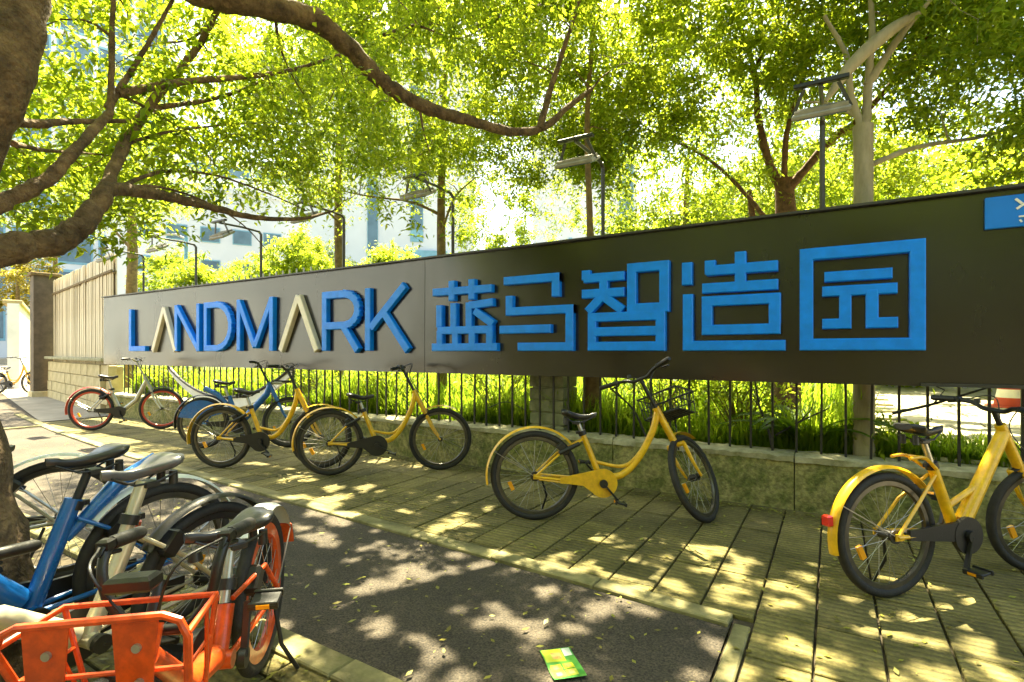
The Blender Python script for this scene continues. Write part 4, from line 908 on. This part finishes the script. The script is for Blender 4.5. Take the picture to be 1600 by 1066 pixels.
for i, (x, y, lab) in enumerate([(3.4, -1.6, 'unseen added tree behind the viewer on the right'), (-.5, -3.4, 'unseen added tree behind the viewer'), (-5.5, -2.6, 'unseen added tree across the near corner'), (7.5, -4.5, 'unseen added tree far right behind the viewer')]):  # unseen trees added to darken the sign's reflection and the ambient light
    tree('unseen_tree', lab, (x, y, -.05), [(x, y, -.05), (x + .1, y, 1.6), (x, y, 3.0), (x - .1, y, 4.6)], [.22, .18, .15, .06], [([(x, y, 2.6), (x - 1.0, y + .6, 3.6), (x - 1.9, y + 1, 4.3)], .07, .02), ([(x, y, 2.8), (x + 1.0, y + .4, 3.7), (x + 1.8, y + .6, 4.4)], .07, .02)],
         [((x, y, 4.2), (3.0, 2.3, 1.8), 190)], ('leaf', .11, 90, .34), bark=NEAR, group='trees on the street side')
# ------------------------------------------------------------------ growth behind the railing
def blades(n, xr, yr, h, name, label=None, zb=.40):
    x = nrg.uniform(*xr, n); y = yr[0] + (yr[1] - yr[0]) * nrg.uniform(0, 1, n) ** 1.6
    z = zb + (y - 4.9) * .012
    L = h * nrg.uniform(.35, 1.25, n) * (1 + .45 * np.sin(x * 2.1 + 1.3 * np.sin(y * 1.7))); az = nrg.uniform(0, 2 * np.pi, n)
    ln = nrg.uniform(.12, .65, n); w = nrg.uniform(.006, .013, n) * (1 + (y - 5) * .12)
    dx, dy = np.cos(az), np.sin(az)
    b = np.stack([x, y, z - .03], 1); s = np.stack([-dy * w, dx * w, np.zeros(n)], 1)
    m1 = b + np.stack([dx * ln * L * .3, dy * ln * L * .3, L * .6], 1); t = b + np.stack([dx * ln * L, dy * ln * L, L * (1 - .35 * ln)], 1)
    v = np.stack([b - s, b + s, m1 + s * .8, m1 - s * .8, t], 1).reshape(-1, 3); i = np.arange(n)[:, None] * 5
    tr = np.concatenate([i + np.array([0, 1, 2]), i + np.array([0, 2, 3]), i + np.array([3, 2, 4])], 0)
    return np_mesh(name, v, tr, 'grass', None, 'stuff')
blades(42000, (-12, .25), (5.02, 9.5), .40, 'long_grass')
blades(36000, (-12, .25), (5.0, 7.2), .22, 'ground_cover')
blades(14000, (-14, .2), (8.5, 15), .45, 'yard_grass')
blades(2600, (.2, 1.4), (4.97, 5.5), .16, 'verge_grass', zb=.43)
def shrub(x, y, h, r, label, lm='leaf_bright', n=26, size=.06):
    root = empty('shrub', (x, y, .38), 0, label, 'shrub', 'shrubs behind the railing'); st_ = MB(); P = []
    for i in range(n):
        a = rnd.uniform(0, 6.28); d = r * math.sqrt(rnd.random()); t = V(math.cos(a) * d, math.sin(a) * d * .6, h * rnd.uniform(.5, 1.0))
        st_.tube([(0, 0, -.05), t * .5 + V(rnd.gauss(0, .04), 0, .05), t], [.009, .006, .002], 5, False)
        P.append(np.array(t) + nrg.normal(0, .10, (34, 3)))
    st_.build('stems', 'bark_tan', root, kind='stuff'); v, t = leaf_geo(np.concatenate(P), size); np_mesh('foliage', v, t, lm, root, 'stuff')
for x, y, h, r, lab in [(-3.6, 5.5, .75, .55, 'leafy shrub left of the stone pier'), (-1.55, 5.6, .80, .5, 'leafy shrub right of the stone pier'), (-.75, 5.5, .65, .45, 'low shrub behind the basket bike front wheel'), (-5.4, 5.5, .75, .6, 'shrub behind the front wheel of the straight parked yellow bike'),
                        (-7.2, 5.6, .8, .7, 'shrub behind the blue bike handlebar'), (-10.9, 5.15, .6, .4, 'dark green shrub below the left end of the sign'), (.42, 5.12, .26, .18, 'tiny green shrub at the foot of the pale trunk')]:
    shrub(x, y, h, r, lab, 'leaf' if x < -10 else 'leaf_bright', n=30 if r > .3 else 10)
def broad_plant(x, y, label, n, L0):
    root = empty('broad_leaf_plant', (x, y, .39), 0, label, 'plant', 'broad leaved plants behind the railing')
    for i in range(n):
        a = rnd.uniform(0, 6.28); L = L0 * rnd.uniform(.6, 1.1); w = .042 * rnd.uniform(.7, 1.3); vs, fs = [], []
        rise = rnd.uniform(.75, 1.25); dr = V(math.cos(a), math.sin(a), 0); sdv = V(-math.sin(a), math.cos(a), 0)
        for j in range(8):
            t = j / 7; c = dr * (L * .75 * t ** 1.2) + V(0, 0, L * (rise * t - .95 * t * t * rise * .75)); ww = w * (math.sin(math.pi * min(1, t * .9 + .08)) ** .8) * (1 if t > .25 else .35)
            vs += [c - sdv * ww + V(0, 0, .012), c, c + sdv * ww + V(0, 0, .012)]
        for j in range(7):
            k = j * 3; fs += [(k, k + 1, k + 4, k + 3), (k + 1, k + 2, k + 5, k + 4)]
        mb = MB(); mb.add(vs, fs); mb.build('leaf', 'broad', root, smooth=60)
broad_plant(-.20, 5.06, 'arching broad leaved plant left of the pale trunk', 20, .95)
broad_plant(.0, 5.35, 'broad leaved plant close behind the pale trunk', 14, .6)
broad_plant(-.55, 5.3, 'smaller broad leaved plant with upright leaves', 11, .5)
for k, (pts, r, lab) in enumerate([([(-.42, 4.88, .44), (-.46, 4.87, .62), (-.52, 4.86, .80), (-.56, 4.86, 1.05)], .013, 'bare dark twig leaning on the railing under the fourth character'),
                       ([(-.40, 4.9, .55), (-.22, 4.88, .68), (-.02, 4.86, .80)], .011, 'bare dark twig slanting up to the pale trunk'),
                       ([(.38, 4.72, .80), (.62, 4.74, .88), (.95, 4.78, 1.02)], .013, 'bare dark twig in front of the railing above the black saddle'),
                       ([(-1.5, 4.9, .44), (-1.62, 4.88, .7), (-1.85, 4.87, .9), (-1.95, 4.87, 1.04)], .012, 'bare dark twig behind the handlebar of the basket bike'),
                       ([(-3.3, 4.9, .62), (-3.05, 4.88, .70), (-2.8, 4.88, .62)], .006, 'bare twig crossing the railing left of the stone pier')]):
    r_ = empty('bare_twig', pts[0], 0, lab, 'branch', 'bare twigs caught in the railing'); c = curve(pts, 12); b0 = Vector(pts[0])
    MB().tube([p - b0 for p in c], [r * (1 - .5 * i / len(c)) for i in range(len(c))], 6).build('stem', 'black_iron', r_)
    p = c[len(c) // 2]; MB().tube([p - b0, p - b0 + V(rnd.uniform(-.12, .12), .02, .10), p - b0 + V(rnd.uniform(-.16, .16), .02, .2)], [r * .6, r * .4, .002], 5).build('side_twig', 'black_iron', r_)
# stone pier
pier = empty('stone_pier', (-2.57, 5.06, .36), 0, 'greenish pier of rough stone blocks under the sign behind the railing', 'pier')
MB().box((0, 0, .70), (.34, .30, 1.5)).build('core', 'block', pier, smooth=0)
bl = [mesh_of(MB().box((0, 0, 0), (w_, .34, .125), ch=.012), 'block', 'block') for w_ in (.40, .24, .155)]
for i in range(11):
    z = .05 + i * .132
    if i % 2: inst(bl[0], 'block', pier, (rnd.gauss(0, .004), rnd.gauss(0, .006), z))
    else: inst(bl[1], 'block', pier, (-.08 + rnd.gauss(0, .003), rnd.gauss(0, .006), z)); inst(bl[2], 'block', pier, (.124, rnd.gauss(0, .006), z))

# ------------------------------------------------------------------ left end: pillar, slat fence, stone wall, street wall
pil = empty('gate_pillar', (-19.15, 5.78, -.1), R(-8), 'tall square brown pillar with thin cap where the pavement bends', 'pillar')
MB().box((0, 0, 1.75), (.52, .52, 3.5), ch=.02).build('shaft', 'pillar', pil, smooth=0); MB().box((0, 0, 3.53), (.66, .66, .09), ch=.015).build('cap', 'bark_tan', pil, smooth=0)
MB().box((0, 0, .12), (.60, .60, .26), ch=.02).build('plinth', 'cream_stone', pil, smooth=0)
A, Bv = V(-18.7, 5.86, 0), V(-12.25, 4.78, 0); dv = (Bv - A).normalized(); L = (Bv - A).length; ang = math.atan2(dv.y, dv.x)
sf = empty('slat_fence', A, ang, 'tall cream metal slat fence between the brown pillar and the sign', 'fence')
sl = mesh_of(MB().box((0, 0, 2.1), (.085, .02, 2.3), ch=.004), 'slat', 'cream')
for i in range(58): inst(sl, 'slat', sf, (.06 + i * (L - .1) / 57.5, rnd.gauss(0, .004), 0), (rnd.gauss(0, .004), rnd.gauss(0, .006), 0))
for z in (1.15, 2.85): MB().beam((0, .03, z), (L, .03, z), .04, .06).build('rail', 'bark_tan', sf, smooth=0)
MB().beam((0, -.03, 2.87), (L, -.03, 2.87), .03, .05).build('rail', 'bark_tan', sf, smooth=0)
MB().box((L * .5, .055, 2.1), (L, .012, 2.25)).build('backing_sheet', 'cream', sf, smooth=0)
sw = empty('stone_wall', A + V(0, -.06, -.1), ang, 'low cream wall of coursed stone blocks below the slat fence', 'wall')
MB().box((L / 2, .12, .5), (L, .20, 1.1)).build('core', 'cream_stone', sw, smooth=0)
bk = mesh_of(MB().box((0, 0, 0), (.60, .14, .255), ch=.012), 'block', 'cream_stone')
for j in range(4):
    for i in range(11 if j % 2 else 10): inst(bk, 'block', sw, (.32 + i * .61 - (.0 if j % 2 == 0 else .02), rnd.gauss(0, .005), .16 + j * .265))
MB().box((L / 2, .03, 1.19), (L, .36, .07), ch=.012).build('coping', 'wall_top', sw, smooth=0)
ww = empty('street_wall', (-28.5, 7.9, -.1), R(-18), 'long white wall with ochre cap along the far end of the street', 'wall')
MB().box((-6, 0, 1.5), (22, .3, 3.0)).build('face', 'white_wall', ww, smooth=0)
for i in range(9): MB().box((-16 + i * 2.5, -.17, 1.5), (.16, .05, 3.0)).build('pier', 'white_wall', ww, smooth=0)
MB().box((-6, -.02, 3.05), (22, .5, .14), ch=.02).build('cap', 'ochre', ww, smooth=0); MB().box((-6, -.19, .2), (22, .07, .5)).build('base_band', 'ochre', ww, smooth=0)
rl = empty('white_railing', (-17, 8.8, .4), R(-2), 'pale metal railing behind the left end of the sign', 'railing')
for z in (1.6, 2.5): MB().beam((-5, 0, z), (6, 0, z), .05, .06).build('rail', 'ochre', rl, smooth=0)
rb = mesh_of(MB().box((0, 0, 1.5), (.03, .03, 3.0)), 'bar', 'lamp_grey')
for i in range(37): inst(rb, 'bar', rl, (-5 + i * .3, .03, 0))
lp = empty('street_lamp', (-19.5, 9.8, .3), 0, 'slim pale blue lamp column above the left end of the sign', 'lamp post')
MB().tube([(0, 0, 0), (0, 0, 5.0)], [.08, .06], 10).build('column', 'pale_blue', lp); MB().tube([(0, 0, 4.95), (-.5, -.1, 5.15), (-1.3, -.25, 5.2)], .035, 8).build('arm', 'lamp_grey', lp)
MB().box((-1.5, -.28, 5.2), (.5, .18, .07), ch=.02).build('lamp_head', 'lamp_grey', lp, smooth=0)

# ------------------------------------------------------------------ far buildings
def block_building(name, label, c, size, rz, wins, extra=None):
    r = empty(name, c, R(rz), label, 'building', 'pale buildings far behind the trees')
    MB().box((0, 0, size[2] / 2), size).build('wall', 'build', r, smooth=0)
    for (x, z, w, h) in wins:
        f = MB().box((x, -size[1] / 2 - .02, z), (w, .12, h)).build('window', 'pale_blue', r, smooth=0)
        MB().box((x, -size[1] / 2 - .09, z), (w * .9, .03, h * .86)).build('pane', 'glass', f, smooth=0)
    MB().box((0, 0, size[2] + .25), (size[0] + .5, size[1] + .5, .5)).build('parapet', 'build', r, smooth=0)
    return r
b1 = block_building('tower_block', 'white tower with narrow blue glass strip seen right of the slim brown trunk', (-33, 34, 0), (13, 10, 26), 43, [(-1.5, 13, .8, 22), (1.9, 17, 1.0, 14), (-4, 9, .6, 4)])
for i in range(9): MB().beam((-4.2 + i * 1.15, -5.1, 6.4), (-3.4 + i * 1.15, -8.2, 5.4), .55, .12).build('canopy_panel', 'pale_blue', b1, smooth=0)
MB().box((1.5, -5.2, 8.0), (5.6, .3, 2.6)).build('sign_panel', 'pale_blue', b1, smooth=0)
kk = empty('kiosk', (-24.2, 27.6, 0), R(43), 'red and yellow kiosk roof peeping over the sign beside the olive trunk', 'kiosk', None)
MB().box((0, 0, 2.2), (2.6, 2.0, 4.4)).build('wall', 'ochre', kk, smooth=0); MB().box((0, -.1, 4.75), (3.0, 2.4, .7), ch=.04).build('roof', 'red_paint', kk, smooth=0)
block_building('office_block', 'white office block with bands of dark windows above the letters N and D', (-72, 48, 0), (26, 12, 27), 56, [(-8 + 4 * i, 4 + 3.6 * j, 3.4, 1.5) for i in range(6) for j in range(7)])
block_building('office_block', 'white building seen between leaves left of the second floodlight', (-20, 46, 0), (9, 8, 22), 23, [(3.6, 15, 1.2, 9), (-1.2, 10, .3, 2.5)])
block_building('glass_tower', 'blue glass tower glimpsed through branches at upper left', (-100, 34, 0), (24, 20, 60), 71, [(-9 + 4.5 * i, 5 + 5.4 * j, 3.9, 4.6) for i in range(5) for j in range(10)])
block_building('apartment_block', 'pale apartment block behind the lamps at far left', (-52, 30, 0), (18, 9, 16), 60, [(-6.5 + 2.6 * i, 3 + 3 * j, 1.6, 1.4) for i in range(6) for j in range(4)])
block_building('unseen_block', 'unseen white building added on the other side of the street', (-52, -15, 0), (76, 8, 13), 180, [(-36 + 4.5 * i, 2.2 + 3.6 * j, 1.6, 1.6) for i in range(17) for j in range(3)])  # out of view, added to shine in the sign's left end and bounce sunlight
# cone and post on the pale path
cone = empty('traffic_cone', (1.95, 9.0, .52), 0, 'red and white banded cone behind the railing at right', 'traffic cone')
def ring(z0, z1, r0, r1, m, nm): MB().tube([(0, 0, z0), (0, 0, z1)], [r0, r1], 20).build(nm, m, cone)
MB().box((0, 0, .02), (.48, .48, .05), ch=.01).build('base', 'red_paint', cone, smooth=0)
for i in range(7): ring(.045 + i * .105, .15 + i * .105, .17 - i * .02, .15 - i * .02, 'red_paint' if i % 2 == 0 else 'white_paint', 'band')
bo = empty('marker_post', (2.45, 8.7, .52), 0, 'thin orange and white marker post beside the cone', 'post')
for i in range(5): MB().tube([(0, 0, i * .22), (0, 0, .22 + i * .22)], .045, 12).build('band', 'orange' if i % 2 == 0 else 'white_paint', bo)
MB().disc((0, 0, .01), (1, 0, 0), (0, 1, 0), .12, .03).build('foot', 'black', bo)

hg = empty('unseen_hedge', (0, -9, -.1), 0, 'long dense unseen hedge added on the far side of the street', 'hedge')  # out of view, added so the sign's right part reflects something dark
pp = np.stack([nrg.uniform(-14, 14, 26000), nrg.uniform(-.6, .6, 26000), nrg.uniform(0, 3.6, 26000)], 1); v, t = leaf_geo(pp, .16); np_mesh('foliage', v, t, 'leaf', hg, 'stuff')
MB().box((0, 0, 1.65), (27.6, .7, 3.3)).build('stems', 'soil', hg, smooth=0)
# ------------------------------------------------------------------ flyer and litter
fl = empty('flyer', (-.925, 1.905, -.008), R(-46), 'green and yellow printed flyer lying on the asphalt', 'flyer')
mb = MB(); vs, fs = [], []
for i in range(9):
    for j in range(7): vs.append((-.105 + .21 * i / 8, -.066 + .132 * j / 6, .004 + .004 * math.sin(i * .8) * math.cos(j * .7) + .006 * (i / 8) ** 3))
for i in range(8):
    for j in range(6):
        k = i * 7 + j; fs.append((k, k + 7, k + 8, k + 1))
mb.add(vs, fs); mb.build('sheet', 'flyer_green', fl, smooth=60)
def fz(x, y): i = (x + .105) / .21 * 8; j = (y + .066) / .132 * 6; return .0052 + .004 * math.sin(i * .8) * math.cos(j * .7) + .006 * (i / 8) ** 3
def patch(x0, x1, y0, y1, m, nm, dz=0):
    mb = MB(); vs, fs = [], []
    for i in range(5):
        for j in range(5):
            x, y = x0 + (x1 - x0) * i / 4, y0 + (y1 - y0) * j / 4; vs.append((x, y, fz(x, y) + dz))
    for i in range(4):
        for j in range(4): k = i * 5 + j; fs.append((k, k + 5, k + 6, k + 1))
    mb.add(vs, fs); mb.build(nm, m, fl, smooth=60)
patch(-.100, -.012, -.062, .022, 'flyer_yellow', 'yellow_block'); patch(-.100, -.05, .026, .060, 'flyer_white', 'white_block'); patch(-.075, -.030, -.030, .012, 'flyer_food', 'picture', .0006)
for i in range(2):
    for j in range(2):
        patch(.006 + .047 * i, .046 + .047 * i, -.055 + .05 * j, -.012 + .05 * j, 'flyer_yellow', 'menu_block'); patch(.012 + .047 * i, .038 + .047 * i, -.046 + .05 * j, -.024 + .05 * j, 'flyer_food', 'picture', .0006)
n = 2400; P = np.stack([nrg.uniform(-9, 1.6, n), nrg.uniform(.5, 4.62, n), np.full(n, .006)], 1)
P2 = np.stack([nrg.uniform(-3.6, -1.0, 700), nrg.uniform(.2, 1.40, 700), np.full(700, .012)], 1)
P3 = np.stack([nrg.uniform(-9, 1.6, 1500), 4.60 - np.abs(nrg.normal(0, .08, 1500)), np.full(1500, .008)], 1)
P = np.concatenate([P, P2, P3]); n = len(P); az = nrg.uniform(0, 6.28, n); Ln = nrg.uniform(.01, .048, n)[:, None]
d = np.stack([np.cos(az), np.sin(az), nrg.uniform(-.1, .25, n)], 1) * Ln; s_ = np.stack([-np.sin(az), np.cos(az), nrg.uniform(-.2, .2, n)], 1) * Ln * .24
v = np.stack([P, P + d * .5 + s_, P + d, P + d * .5 - s_], 1).reshape(-1, 3); v[:, 2] = np.maximum(v[:, 2], .004); i = np.arange(n)[:, None] * 4
np_mesh('fallen_leaves', v, np.concatenate([i + np.array([0, 1, 2]), i + np.array([0, 2, 3])], 0), 'dead_leaf', None, 'stuff')
